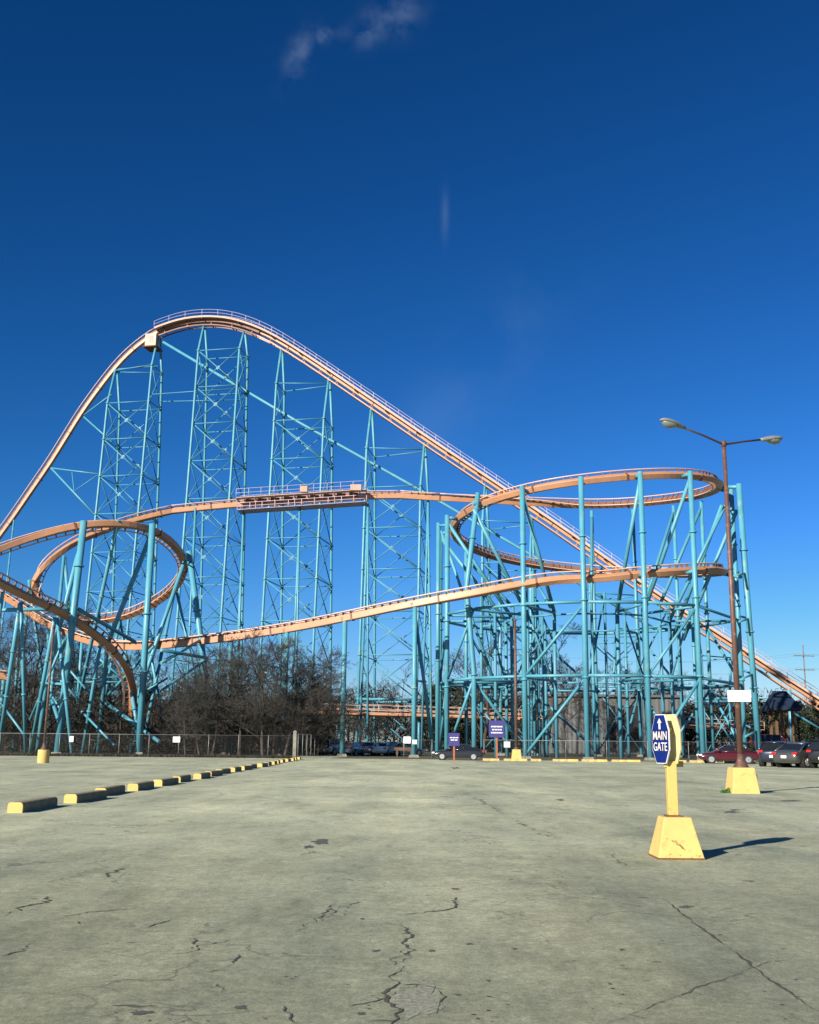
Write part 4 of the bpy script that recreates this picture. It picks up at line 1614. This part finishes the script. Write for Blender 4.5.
def make_car(loc, rz, paint, label, kind='sedan', sc=1.0, lights=True, group='parked cars', name='parked_car'):
    root = thing(name, label, 'car', loc, rz, group)
    root.scale = (sc, sc, sc)
    if kind == 'sedan':
        st_ = [(-2.38, .50, .72, .60), (-2.32, .34, .88, .76), (-2.12, .27, .98, .83), (-1.60, .24, 1.00, .885), (-.8, .21, .97, .905), (0.2, .21, .94, .91), (1.0, .21, .92, .90), (1.6, .23, .86, .88), (2.05, .27, .76, .82), (2.30, .36, .64, .70), (2.38, .44, .56, .55)]
        gb, gt, zb_, zt_ = (-1.95, 1.12), (-0.95, 0.20), .93, 1.43
    elif kind == 'hatch':
        st_ = [(-2.10, .48, .80, .66), (-2.04, .32, 1.0, .80), (-1.8, .26, 1.06, .86), (-1.2, .23, 1.04, .89), (0.2, .21, 1.0, .90), (1.0, .22, .96, .89), (1.6, .25, .88, .86), (1.95, .32, .74, .76), (2.08, .42, .62, .60)]
        gb, gt, zb_, zt_ = (-2.02, 1.20), (-1.55, 0.30), 1.0, 1.50
    else:
        st_ = [(-2.38, .55, .95, .70), (-2.33, .40, 1.12, .86), (-2.1, .34, 1.18, .92), (-1.2, .30, 1.16, .95), (0.4, .29, 1.12, .95), (1.1, .30, 1.10, .94), (1.8, .33, 1.02, .91), (2.22, .40, .90, .82), (2.36, .52, .76, .66)]
        gb, gt, zb_, zt_ = (-2.30, 1.15), (-2.02, 0.45), 1.12, 1.76
    mb = MB()
    secs = []
    for x, zb, zt, hw in st_:
        zm = (zb + zt) / 2
        half = [(0.0, zt + 0.03), (hw * 0.6, zt + 0.015), (hw * 0.90, zt - 0.03), (hw, zt - 0.16), (hw * 1.01, zm - 0.02), (hw * 0.98, zb + 0.12), (hw * 0.88, zb), (hw * 0.4, zb - 0.01)]
        full = [(x, y, z) for y, z in half] + [(x, 0, zb - 0.01)] + [(x, -y, z) for y, z in reversed(half[1:])]
        secs.append([V(q) for q in full])
    mb.loft(secs)
    body = mb.build('body', paint, root)
    ss = body.modifiers.new('smooth', 'SUBSURF')
    ss.levels = 1
    ss.render_levels = 1
    # greenhouse
    wb_, wt_ = st_[4][3] * 0.93, st_[4][3] * 0.68
    mb = MB()
    B = [V((gb[0], -wb_ * .92, zb_)), V((gb[1], -wb_ * .95, zb_)), V((gb[1], wb_ * .95, zb_)), V((gb[0], wb_ * .92, zb_))]
    T = [V((gt[0], -wt_, zt_ - .04)), V((gt[1], -wt_, zt_ - .02)), V((gt[1], wt_, zt_ - .02)), V((gt[0], wt_, zt_ - .04))]
    mb.add(B + T, [(3, 2, 1, 0), (4, 5, 6, 7), (0, 1, 5, 4), (1, 2, 6, 5), (2, 3, 7, 6), (3, 0, 4, 7)])
    mb.build('windows', M['glass'], root)
    mb = MB()
    secs = []
    for t in (-0.06, 0.12, 0.5, 0.88, 1.06):
        x = gt[0] + (gt[1] - gt[0]) * t
        z = zt_ - 0.035 + 0.045 * (1 - (2 * t - 1) ** 2)
        secs.append([V((x, y * wt_ * 1.03, z + dz)) for y, dz in ((-1, -0.05), (-.95, 0.0), (-.5, .02), (0, .03), (.5, .02), (.95, 0), (1, -.05), (0, -.05))])
    mb.loft(secs)
    roof = mb.build('roof', paint, root)
    for s in (-1, 1):
        mb = MB()
        w1, w2 = wb_ * .95 * s, wt_ * s * 1.01
        for xb, xt, r_ in ((gb[0], gt[0], .05), (gb[1], gt[1], .035), ((gb[0] + gb[1]) / 2 - .1, (gt[0] + gt[1]) / 2 - .1, .035)):
            mb.tube([(xb, w1, zb_), (xt, w2, zt_ - .03)], r_, 6)
        mb.tube([(gb[0], w1, zb_ + .02), (gb[1], w1, zb_ + .02)], .03, 6)
        mb.build('window_pillars', paint, roof)
        mb = MB()
        mb.box((gb[1] - .28, s * (wb_ + .12), zb_ + .08), (.12, .2, .13))
        bevel(mb.build('mirror', paint, root), .03)
    for xw in (-1.42, 1.42):
        for s in (-1, 1):
            rw_ = 0.33 if kind != 'suv' else 0.37
            hw = st_[4][3]
            mb = MB()
            mb.tube([(xw, s * (hw - .30), rw_ + .01), (xw, s * (hw + .002), rw_ + .01)], rw_ * 1.16, 24)
            mb.build('wheel_arch', M['dark'], root)
            mb = MB()
            mb.tube([(xw, s * (hw - .2), rw_), (xw, s * (hw - .01), rw_), (xw, s * (hw + .015), rw_)], [rw_, rw_, rw_ * .95], 24)
            wh = mb.build('wheel', M['tyre'], root)
            mb = MB()
            mb.tube([(xw, s * (hw + .0), rw_), (xw, s * (hw + .022), rw_)], rw_ * .66, 20)
            for k in range(5):
                a = k * 2 * math.pi / 5
                mb.bar((xw, s * (hw + .03), rw_), (xw + math.cos(a) * rw_ * .62, s * (hw + .03), rw_ + math.sin(a) * rw_ * .62), .05, .02, V((0, 1, 0)))
            mb.build('rim', M['rim'], wh)
    if lights:
        xr, xf = st_[0][0], st_[-1][0]
        for s in (-1, 1):
            mb = MB()
            zt = st_[1][2] - .08
            mb.box((xr + .12, s * (st_[1][3] - .10), zt), (.18, .30, .15))
            bevel(mb.build('tail_light', M['redlens'], root), .03)
            mb = MB()
            mb.box((xf - .17, s * (st_[-2][3] - .06), st_[-2][2] + .02), (.22, .30, .13))
            bevel(mb.build('headlight', M['clearlens'], root), .03)
        for xx, nm in ((xr - .0, 'rear_plate'), (xf + .0, 'front_plate')):
            mb = MB()
            mb.box((xx, 0, .62), (.02, .34, .15))
            mb.build('number_plate', M['white'], root)
    return root


C_ = {
    'pale': carpaint('pale_silver_car_paint', (0.42, 0.43, 0.43), 0.28, 0.3),
    'charcoal': carpaint('charcoal_car_paint', (0.025, 0.028, 0.035)),
    'maroon': carpaint('maroon_car_paint', (0.085, 0.012, 0.018)),
    'black': carpaint('black_car_paint', (0.012, 0.013, 0.016)),
    'silver': carpaint('silver_car_paint', (0.10, 0.10, 0.098), 0.28, 0.6),
    'white': carpaint('white_car_paint', (0.62, 0.63, 0.62), 0.25, 0.0),
    'navy': carpaint('navy_car_paint', (0.016, 0.024, 0.045)),
    'grey': carpaint('grey_car_paint', (0.16, 0.17, 0.17), 0.28, 0.5),
    'red': carpaint('red_car_paint', (0.20, 0.015, 0.02)),
}
p = G(458, 760.2)
make_car(p, R(176), C_['charcoal'], 'charcoal sedan parked side on below the helix, behind the small violet sign', 'sedan', 0.95)
p = G(728, 765)
make_car(p + V((1.9, 6.5, 0)), R(174), C_['maroon'], 'maroon sedan parked side on behind the tall brown lamp post', 'sedan', 1.04)
p = G(764, 767)
make_car(p + V((2.1, 2.6, 0)), R(58), C_['navy'], 'dark blue hatchback parked between the maroon car and the silver sedan', 'hatch', 1.18)
p = G(788, 767.5)
make_car(p + V((1.5, 0.6, 0)), R(40), C_['silver'], 'silver sedan with red tail lights parked beside the black SUV', 'sedan', 1.2)
p = G(812, 768)
make_car(p + V((1.6, 0.2, 0)), R(52), C_['black'], 'black SUV parked at the right edge of the photo', 'suv', 1.1)
# the farther lot seen through the gap and behind
for px, y, kind, cl, rz, lab in ((335, 121, 'suv', 'white', 60, 'white car parked farthest left in the lot beyond the gate gap'), (352, 122, 'sedan', 'pale', 75, 'silver sedan parked second from the left beyond the gate gap'),
                                 (367, 127, 'sedan', 'grey', 100, 'dark grey sedan parked beside the silver car beyond the gate gap'), (383, 122, 'sedan', 'white', 80, 'white sedan parked in the middle of the lot beyond the gate gap'),
                                 (392, 129, 'hatch', 'charcoal', 95, 'charcoal hatchback parked right of the white sedan beyond the gate gap'), (404, 123, 'sedan', 'pale', 30, 'silver sedan parked behind the small timber trestle'),
                                 (325, 133, 'hatch', 'navy', 80, 'dark blue hatchback parked by the gate post beyond the fence')):
    q = P(px, 745, y)
    make_car((q.x, y, 0), R(rz), C_[cl], lab, kind, 1.0, group='cars in the lot beyond the gap')
q = P(774, 745, 122)
make_car((q.x, 122, 0.9), R(5), C_['red'], 'red car in the far lot, its roof showing above the dark blue hatchback', 'suv', 1.0, group='cars in the lot beyond the gap')
q = P(704, 745, 113)

# ------------------------------------------------------------------ small signs and boards


def board_sign(px, py_base, ptop, pbot, wpx, label, post_extra=0.0, lines=3, tilt=R(-6)):
    b = G(px, py_base)
    y = b.y
    root = thing('notice_sign', label, 'sign', b, 0, 'violet notice signs')
    zt = P(px, ptop, y).z
    zb = P(px, pbot, y).z
    wd_ = wpx / FPX * y
    mb = MB()
    mb.box((0, 0.04, (zb + 0.2) / 2), (0.13, 0.10, zb + 0.2))
    mb.build('post', M['orangepost'], root)
    rot = Matrix.Rotation(tilt, 3, 'Z')
    mb = MB()
    mb.box((0, -0.04, (zt + zb) / 2), (wd_, 0.04, zt - zb), rot)
    pn = bevel(mb.build('panel', M['purple'], root), 0.02)
    mb = MB()
    hh = zt - zb
    for k in range(lines):
        z = zt - hh * (0.36 + 0.18 * k)
        ww = wd_ * (0.72 if k % 2 == 0 else 0.6)
        x = -ww / 2
        rr_ = random.Random(k + px)
        while x < ww / 2:
            l_ = rr_.uniform(0.10, 0.28)
            l_ = min(l_, ww / 2 - x)
            c = rot @ V((x + l_ / 2, -0.0, 0))
            mb.box((c.x, c.y - 0.064, z), (l_, 0.006, hh * 0.07), rot)
            x += l_ + 0.05
    mb.build('text_line', M['white'], pn)
    return root


board_sign(454, 762, 733, 746, 11, 'small violet sign on a rust orange post in front of the charcoal sedan', lines=2)
board_sign(497, 760.5, 720.5, 737.5, 15.5, 'larger violet sign on a rust orange post left of the yellow post base', lines=3)


def white_board(px, py, wpx, hpx, y, label, rz=0.0, name='white_sign'):
    c = P(px, py, y)
    mb = MB()
    mb.box((0, 0, 0), (wpx / FPX * y, 0.03, hpx / FPX * y))
    o = mb.build(name, M['white'])
    o.location = c
    o.rotation_euler = (0, 0, rz)
    return tag(o, label, 'sign', 'white signs on the fences')


# timber trestle by the gap
p = G(404, 757)
tr_ = thing('timber_trestle', 'low timber trestle standing left of the charcoal sedan at the kerb', 'trestle', p)
mb = MB()
mb.box((0, 0, 0.80), (2.0, 0.25, 0.3))
mb.build('beam', M['timber'], tr_)
for s in (-1, 1):
    for q in (-1, 1):
        mb = MB()
        mb.bar((s * 0.7, q * 0.3, 0), (s * 0.7, 0, 0.75), 0.14, 0.12, V((1, 0, 0)))
        mb.build('leg', M['timber'], tr_)

# ------------------------------------------------------------------ fences


def chainlink_mat():
    m = bpy.data.materials.new('chain_link_wire')
    m.use_nodes = True
    nt = m.node_tree
    b = nt.nodes['Principled BSDF']
    b.inputs['Base Color'].default_value = (0.05, 0.052, 0.05, 1)
    b.inputs['Metallic'].default_value = 0.4
    b.inputs['Roughness'].default_value = 0.5
    tc = nt.nodes.new('ShaderNodeTexCoord')
    sp = nt.nodes.new('ShaderNodeSeparateXYZ')
    nt.links.new(tc.outputs['Object'], sp.inputs[0])
    outs = []
    for sgn in ('ADD', 'SUBTRACT'):
        a = nt.nodes.new('ShaderNodeMath')
        a.operation = sgn
        nt.links.new(sp.outputs['X'], a.inputs[0])
        nt.links.new(sp.outputs['Z'], a.inputs[1])
        s = nt.nodes.new('ShaderNodeMath')
        s.operation = 'MULTIPLY'
        s.inputs[1].default_value = 1 / 0.10
        nt.links.new(a.outputs[0], s.inputs[0])
        fr = nt.nodes.new('ShaderNodeMath')
        fr.operation = 'FRACT'
        nt.links.new(s.outputs[0], fr.inputs[0])
        lt_ = nt.nodes.new('ShaderNodeMath')
        lt_.operation = 'LESS_THAN'
        lt_.inputs[1].default_value = 0.05
        nt.links.new(fr.outputs[0], lt_.inputs[0])
        outs.append(lt_.outputs[0])
    mx = nt.nodes.new('ShaderNodeMath')
    mx.operation = 'MAXIMUM'
    nt.links.new(outs[0], mx.inputs[0])
    nt.links.new(outs[1], mx.inputs[1])
    nt.links.new(mx.outputs[0], b.inputs['Alpha'])
    return m


M['link'] = chainlink_mat()


def fence(a, b, h, label, step=3.0, name='chain_link_fence', group='chain link fences'):
    a, b = V(a), V(b)
    d = b - a
    L = d.length
    rz = math.atan2(d.y, d.x)
    root = thing(name, label, 'fence', a, rz, group)
    n = max(1, int(L / step))
    for i in range(n + 1):
        x = L * i / n
        mb = MB()
        mb.tube([(x, 0, 0), (x, 0, h + 0.05)], 0.03, 8)
        mb.build('post', M['galv'], root)
    mb = MB()
    mb.tube([(0, 0, h), (L, 0, h)], 0.022, 6)
    mb.build('top_rail', M['galv'], root)
    mb = MB()
    mb.add([(0, 0.03, 0.04), (L, 0.03, 0.04), (L, 0.03, h), (0, 0.03, h)], [(0, 1, 2, 3)])
    mb.build('wire_mesh', M['link'], root)
    return root


FY = 100.5
xl = P(-60, 745, FY).x
xr_ = P(298, 745, FY).x
fence((xl, FY, 0), (xr_, FY, 0), 1.95, 'long chain link fence on the left between the car park and the turnaround supports', 2.6)
fence((xr_, FY + 0.1, 0), (xr_ + 1.2, FY + 22, 0), 2.1, 'short chain link fence running back from the gate post', 2.6)
gp = G(298.5, 757.5)
gt_ = thing('gate_post', 'pale square gate post at the right end of the left fence', 'gate post', (gp.x, FY - 2.0, 0))
mb = MB()
mb.box((0, 0, 1.15), (0.30, 0.30, 2.3))
bevel(mb.build('post', M['concrete'], gt_), 0.02)
mb = MB()
mb.frustum((0, 0, 2.3), 0.2, 0.05, 0.12)
mb.build('cap', M['concrete'], gt_)
for i in range(3):
    mb = MB()
    mb.tube([(0.02, 0.15, 0.4 + i * 0.8), (0.3, 0.5, 0.4 + i * 0.8)], 0.03, 6)
    mb.build('hinge', M['galv'], gt_)
xa, xb = P(404, 745, 101).x, P(432, 745, 101).x
fence((P(484, 745, 101.5).x, 101.5, 0), (P(770, 745, 101.5).x, 101.5, 0), 1.75, 'low chain link fence running below the helix columns behind the kerb blocks', 3.4)
fence((xa, 101.0, 0), (xb, 101.0, 0), 1.7, 'short chain link fence piece left of the charcoal sedan', 2.2)
white_board(176.5, 739.5, 7, 5.5, FY - 0.08, 'white sign on the left fence, right of the leaning turquoise post')
white_board(71.5, 739, 4, 5.5, FY - 0.08, 'small white sign on the left fence beside the thick turquoise post')
white_board(407, 740, 7, 6.5, 100.9, 'larger of two white signs left of the charcoal sedan')
white_board(414.5, 742, 4.5, 4, 100.9, 'smaller of two white signs left of the charcoal sedan')
white_board(507, 744.5, 6, 5.5, 101.35, 'white sign on the low fence between the violet sign and the yellow base')

# ------------------------------------------------------------------ buildings
by = 168.0
x0, x1 = P(548, 745, by).x, P(684, 745, by).x
zt = P(610, 697, by).z
bl = thing('grey_building', 'low grey clad building with dark openings standing behind the helix', 'building', ((x0 + x1) / 2, by, 0))
hw = (x1 - x0) / 2
mb = MB()
mb.box((0, 6, zt / 2), (2 * hw, 12, zt))
wl = mb.build('wall', M['grey_wall'], bl)
mb = MB()
mb.box((0, 5.9, zt + 0.18), (2 * hw + 0.7, 12.8, 0.35))
mb.build('roof', M['grey_wall'], bl)
for a, b in ((608, 616), (619, 625), (628, 641), (646, 654)):
    xa, xb = P(a, 745, by).x - bl.location.x, P(b, 745, by).x - bl.location.x
    mb = MB()
    mb.box(((xa + xb) / 2, -0.02, zt * 0.44), (xb - xa, 0.12, zt * 0.82))
    mb.build('opening', M['dark'], bl)
for pxa, pxb in ((550, 606), (657, 682)):
    xa = P(pxa, 745, by).x - bl.location.x
    xb = P(pxb, 745, by).x - bl.location.x
    n = int((xb - xa) / 0.35)
    mb = MB()
    vs, fs = [], []
    for i in range(n + 1):
        x = xa + (xb - xa) * i / n
        y = -0.03 - (0.07 if i % 2 else 0.0)
        vs += [(x, y, 0.05), (x, y, zt - 0.05)]
        if i:
            fs.append((2 * i - 2, 2 * i, 2 * i + 1, 2 * i - 1))
    mb.add(vs, fs)
    mb.build('corrugated_cladding', M['grey_wall'], wl)

hy = 135.0
c = P(783, 745, hy)
ht = thing('pavilion', 'open pavilion with a dark blue hipped roof under the low end of the lift hill', 'pavilion', (c.x, hy, 0))
z0, z1 = P(780, 708, hy).z, P(780, 691, hy).z
hx = (P(783, 745, hy).x - P(763, 745, hy).x) * 0.66
mb = MB()
ya, yb = -2.6, 2.6
mb.add([(-hx, ya, z0), (hx, ya, z0), (hx, yb, z0), (-hx, yb, z0), (-hx + 0.8, 0, z1), (hx - 0.8, 0, z1),
        (-hx, ya, z0 - 0.35), (hx, ya, z0 - 0.35), (hx, yb, z0 - 0.35), (-hx, yb, z0 - 0.35)],
       [(0, 1, 5, 4), (1, 2, 5), (2, 3, 4, 5), (3, 0, 4), (9, 8, 7, 6), (0, 6, 7, 1), (1, 7, 8, 2), (2, 8, 9, 3), (3, 9, 6, 0)])
mb.build('roof', M['blue_roof'], ht)
for a in (-hx + 0.9, 0, hx - 0.9):
    for b in (ya + 0.7, yb - 0.7):
        mb = MB()
        mb.box((a, b, z0 / 2 - 0.15), (0.3, 0.3, z0 - 0.35))
        mb.build('post', M['timber'], ht)
mb = MB()
mb.box((0, 1.5, 1.4), (2 * hx - 1.4, 3.2, 2.8))
mb.build('booth', M['timber'], ht)
# utility pole far right
uy = 240.0
ub = P(809.5, 745, uy)
up = thing('utility_pole', 'tall wooden utility pole with two crossarms and wires far right', 'utility pole', (ub.x, uy, 0))
uz = P(808, 645, uy).z
mb = MB()
mb.tube([(0, 0, 0), (0, 0, uz)], [0.17, 0.12], 10)
mb.build('pole', M['pole_wood'], up)
arm = V((0.97, 0.25, 0))
for pyy, ww in ((656, 2.6), (670, 2.4)):
    z = P(808, pyy, uy).z
    mb = MB()
    mb.bar(V((0, -0.3, z)) - arm * ww, V((0, -0.3, z)) + arm * ww, 0.13, 0.16)
    ca = mb.build('crossarm', M['pole_wood'], up)
    for s in (-0.9, -0.4, 0.4, 0.9):
        mb = MB()
        q = V((0, -0.3, z)) + arm * ww * s
        mb.tube([q, q + V((0, 0, 0.3))], 0.06, 6)
        mb.build('insulator', M['galv'], ca)
        if s in (-0.9, 0.9):
            mb = MB()
            a = q + V((0, 0, 0.35))
            for ex_ in (V((-46, 40, 2.0)), V((60, -30, 0))):
                pts = []
                for k in range(13):
                    t = k / 12
                    pts.append(a + ex_ * t - V((0, 0, 6 * t * (1 - t))))
                mb.tube(pts, 0.012, 4)
            mb.build('wire', M['darkmetal'], ca)

# ------------------------------------------------------------------ trees


def bare_tree_meshes(seed, H, spread, dens=1.0, low=0.18):
    rnd = random.Random(seed)
    trunk, crown = MB(), MB()

    def rdir(d, ang):
        _, r, u = frame(d)
        a = rnd.uniform(0, 2 * math.pi)
        return (d * math.cos(ang) + (r * math.cos(a) + u * math.sin(a)) * math.sin(ang)).normalized()

    def limb(p, d, L, r, lev):
        n = (5, 4, 3, 3, 2)[lev]
        pts, rs_ = [p], [r]
        dd = d
        for i in range(n):
            wob = (0.10, 0.16, 0.18, 0.18, 0.16)[lev]
            dd = (dd + V((rnd.gauss(0, wob), rnd.gauss(0, wob), rnd.gauss(0, wob * 0.7) + (0.07 if lev > 0 else 0.0)))).normalized()
            pts.append(pts[-1] + dd * (L / n))
            rs_.append(max(0.011, r * (1 - 0.72 * (i + 1) / n)))
        (trunk if lev < 2 else crown).tube(pts, rs_, (7, 5, 4, 3, 3)[lev], cap=False)
        if lev == 4:
            return
        k = (int(9 * dens), int(8 * dens), int(7 * dens), int(8 * dens))[lev]
        for j in range(k):
            t = (low + (1 - low) * (j + rnd.random()) / k) if lev == 0 else (0.2 + 0.8 * (j + rnd.random()) / k)
            f = t * n
            i = min(n - 1, int(f))
            q = pts[i].lerp(pts[i + 1], f - i)
            bd_ = (pts[i + 1] - pts[i]).normalized()
            ang = rnd.uniform(0.5, 1.15) if lev else rnd.uniform(0.55, 1.2) * spread
            cd_ = rdir(bd_, min(1.45, ang))
            if lev == 0:
                cl = L * rnd.uniform(0.42, 0.66) * (1.15 - 0.5 * t) * spread
            else:
                cl = L * rnd.uniform(0.34, 0.62) * (1.1 - 0.35 * t)
            limb(q, cd_, cl, max(0.014, rs_[i] * rnd.uniform(0.42, 0.62)), lev + 1)
    limb(V((0, 0, -0.1)), V((rnd.gauss(0, .05), rnd.gauss(0, .05), 1)), H * 0.82, 0.028 * H * 0.6, 0)
    return trunk, crown


TREE = []
for i, (H, sp_) in enumerate(((11, 1.25), (12, 1.3), (10, 1.4), (14, 0.9))):
    t_, c_ = bare_tree_meshes(100 + i, H, sp_, 1.05 if i < 3 else 0.9)
    TREE.append((t_, c_, H))
tree_proto = {}


def bare_tree(kind, x, y, h, rz, label, group, z=0.0):
    t_, c_, H = TREE[kind]
    if kind not in tree_proto:
        root = thing('bare_tree', label, 'tree', (x, y, z), rz, group)
        t_.build('trunk', M['bark'], root)
        c_.build('crown', M['twig'], root)
        tree_proto[kind] = root
    else:
        root = copy_tree(tree_proto[kind])
        root.location = (x, y, z)
        root.rotation_euler = (0, 0, rz)
        root['label'] = label
        root['group'] = group
    root.scale = (h / H,) * 3
    return root


rt = random.Random(77)
# the broad clump right of the turnaround
clump = [(186, 6.6, 109, 0), (200, 7.8, 113, 2), (213, 8.8, 110, 1), (227, 9.6, 115, 0), (240, 10.2, 111, 2), (252, 10.6, 116, 1), (263, 10.8, 110, 0), (274, 10.6, 114, 2), (285, 10.2, 111, 1), (297, 9.2, 115, 0), (308, 8.0, 112, 2), (318, 6.6, 114, 1)]
for i, (px, h, y, k) in enumerate(clump):
    q = P(px, 745, y)
    bare_tree(k, q.x, y, h, rt.uniform(0, 6.28), '%s bare brown tree from the left in the broad clump under the return track' % ords[i], 'bare trees in the clump under the return track')
left = [(-24, 13, 132, 3), (-4, 15, 128, 1), (16, 14, 134, 3), (34, 15.5, 130, 0), (54, 12, 136, 2), (78, 10.5, 140, 1), (104, 11, 142, 0), (132, 11, 140, 2), (158, 12, 141, 1)]
for i, (px, h, y, k) in enumerate(left):
    q = P(px, 745, y)
    bare_tree(k, q.x, y, h, rt.uniform(0, 6.28), '%s dark bare tree from the left among the turnaround supports' % ords[i], 'bare trees among the turnaround supports')
mid = [(348, 10, 195, 1), (372, 10.5, 200, 0), (396, 10, 198, 2), (420, 9.5, 200, 1), (483, 15, 141, 3), (545, 16.5, 146, 3), (566, 12, 158, 0), (590, 12, 182, 1), (618, 13, 185, 2), (644, 12, 190, 0), (668, 12, 186, 1), (690, 11, 190, 2), (712, 11, 186, 0), (734, 9, 190, 1)]
for i, (px, h, y, k) in enumerate(mid):
    q = P(px, 745, y)
    bare_tree(k, q.x, y, h, rt.uniform(0, 6.28), '%s bare tree from the left in the row behind the lift towers and helix' % ords[i], 'bare trees behind the lift towers and helix')


def evergreen_mesh(seed, H=10.0, W=3.2, n=2600):
    rnd = random.Random(seed)
    tk, cr_ = MB(), MB()
    tk.tube([(0, 0, -0.1), (0.05, 0, H * 0.5), (0, 0.05, H * 0.92)], [0.22, 0.14, 0.03], 8)
    lumps = [(rnd.uniform(0, 6.28), rnd.random(), rnd.uniform(.6, 1.15)) for _ in range(26)]
    for i in range(n):
        a, t, s = rnd.choice(lumps)
        zc = H * (0.12 + 0.86 * t)
        rad = W * (1 - t) ** 0.6 * s * 0.62 + 0.12
        c = V((math.cos(a) * rad, math.sin(a) * rad, zc))
        q = c + V((rnd.gauss(0, .5), rnd.gauss(0, .5), rnd.gauss(0, .45))) * (0.35 + (1 - t) * 0.9)
        if rnd.random() < .18:
            q = V((rnd.gauss(0, W * .25), rnd.gauss(0, W * .25), zc))
        d = V((rnd.gauss(0, 1), rnd.gauss(0, 1), rnd.gauss(0.3, .6))).normalized() * rnd.uniform(.18, .42)
        e = V((rnd.gauss(0, 1), rnd.gauss(0, 1), rnd.gauss(0, .6))).normalized() * rnd.uniform(.06, .15)
        cr_.add([q - e, q + e, q + d], [(0, 1, 2)])
        if i % 40 == 0:
            tk.tube([(0, 0, zc * .9), q], [.05, .015], 4, cap=False)
    return tk, cr_


EV = [evergreen_mesh(i) for i in range(3)]
ev_proto = {}
evs = [(436, 11.5, 186), (450, 12.0, 182), (464, 12.6, 188), (479, 12.2, 184), (494, 11.6, 190), (509, 11, 186), (746, 7.5, 170), (762, 8.5, 176), (781, 7.8, 172), (800, 8.6, 174), (818, 8.4, 170), (100, 8.5, 150), (122, 7.8, 148), (145, 8.2, 152)]
for i, (px, h, y) in enumerate(evs):
    q = P(px, 745, y)
    k = i % 3
    if i < 6:
        lab = '%s dark evergreen tree from the left in the clump behind the turquoise columns and sedan' % ords[i]
        gr = 'evergreens behind the helix'
    elif i < 11:
        lab = '%s dark evergreen tree from the left in the row behind the cars far right' % ords[i - 6]
        gr = 'evergreens far right'
    else:
        lab = '%s dark evergreen tree from the left behind the turnaround columns' % ords[i - 11]
        gr = 'evergreens behind the turnaround'
    if k not in ev_proto:
        root = thing('evergreen_tree', lab, 'tree', (q.x, y, 0), rt.uniform(0, 6.28), gr)
        EV[k][0].build('trunk', M['bark'], root)
        EV[k][1].build('crown', M['needle'], root)
        ev_proto[k] = root
    else:
        root = copy_tree(ev_proto[k])
        root.location = (q.x, y, 0)
        root.rotation_euler = (0, 0, rt.uniform(0, 6.28))
        root['label'] = lab
        root['group'] = gr
    root.scale = (h / 10 * 1.15, h / 10 * 1.15, h / 10)

# far woodland that reads as one dark mass, and the tangled brush at its foot
wv = MB()
rwd = random.Random(9)
small = []
for i in range(3):
    t_, c_ = bare_tree_meshes(300 + i, 10, 1.15, 0.72, 0.08)
    m_ = MB()
    m_.add(t_.v, t_.f, True)
    m_.add(c_.v, c_.f, True)
    small.append(m_)
for i in range(150):
    px = -140 + i * 7.2 + rwd.uniform(-6, 6)
    y = rwd.uniform(196, 250)
    q = P(px, 745, y)
    s = rwd.uniform(0.85, 1.25) * (1.15 if px < 450 else 0.85)
    a = rwd.uniform(0, 6.28)
    ca, sa = math.cos(a) * s, math.sin(a) * s
    m_ = small[i % 3]
    wv.add([(q.x + x * ca - yy * sa, y + x * sa + yy * ca, z * s) for x, yy, z in m_.v], m_.f, True)
tag(wv.build('far_woodland', M['twig']), 'far brown winter woodland along the horizon behind the coaster', 'woodland', kind='stuff')
bm_ = MB()
for i in range(140000):
    u = rwd.random()
    if u < 0.62:
        px = rwd.uniform(-60, 335)
        y = rwd.uniform(112, 160)
        hmax = 5.0 + 4.0 * noise.noise(V((px * 0.03, y * 0.05, 0)))
    elif u > 0.80:
        px = rwd.uniform(420, 850)
        y = rwd.uniform(182, 200)
        hmax = 8.5 + 3.0 * noise.noise(V((px * 0.03, y * 0.05, 9)))
    else:
        px = rwd.uniform(-60, 840)
        y = rwd.uniform(176, 205)
        hmax = 9.0 + 4.0 * noise.noise(V((px * 0.03, y * 0.05, 4)))
    q = P(px, 745, y)
    z = max(0.05, hmax) * rwd.random() ** 0.8
    c = V((q.x, y, z))
    d = V((rwd.gauss(0, 1), rwd.gauss(0, 1), rwd.gauss(0.6, .7))).normalized() * rwd.uniform(.5, 1.3)
    e = V((rwd.gauss(0, 1), rwd.gauss(0, 1), rwd.gauss(0, .6))).normalized() * (rwd.uniform(.02, .07) if u < 0.62 else rwd.uniform(.07, .20))
    bm_.add([c - e, c + e, c + d], [(0, 1, 2)])
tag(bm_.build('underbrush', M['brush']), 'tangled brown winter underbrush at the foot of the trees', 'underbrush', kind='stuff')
# rough grass along the lot edge
gm_ = MB()
for i in range(9000):
    px = rwd.uniform(-30, 300)
    y = rwd.uniform(96.3, 103)
    q = P(px, 745, y)
    c = V((q.x, y, -0.01))
    hgt = rwd.uniform(0.06, 0.30)
    d = V((rwd.gauss(0, .06), rwd.gauss(0, .06), hgt))
    e = V((rwd.uniform(-.05, .05), rwd.uniform(-.05, .05), 0))
    gm_.add([c - e, c + e, c + d], [(0, 1, 2)])
tag(gm_.build('rough_grass', M['brush']), 'rough dry grass along the foot of the left fence', 'grass', kind='stuff')
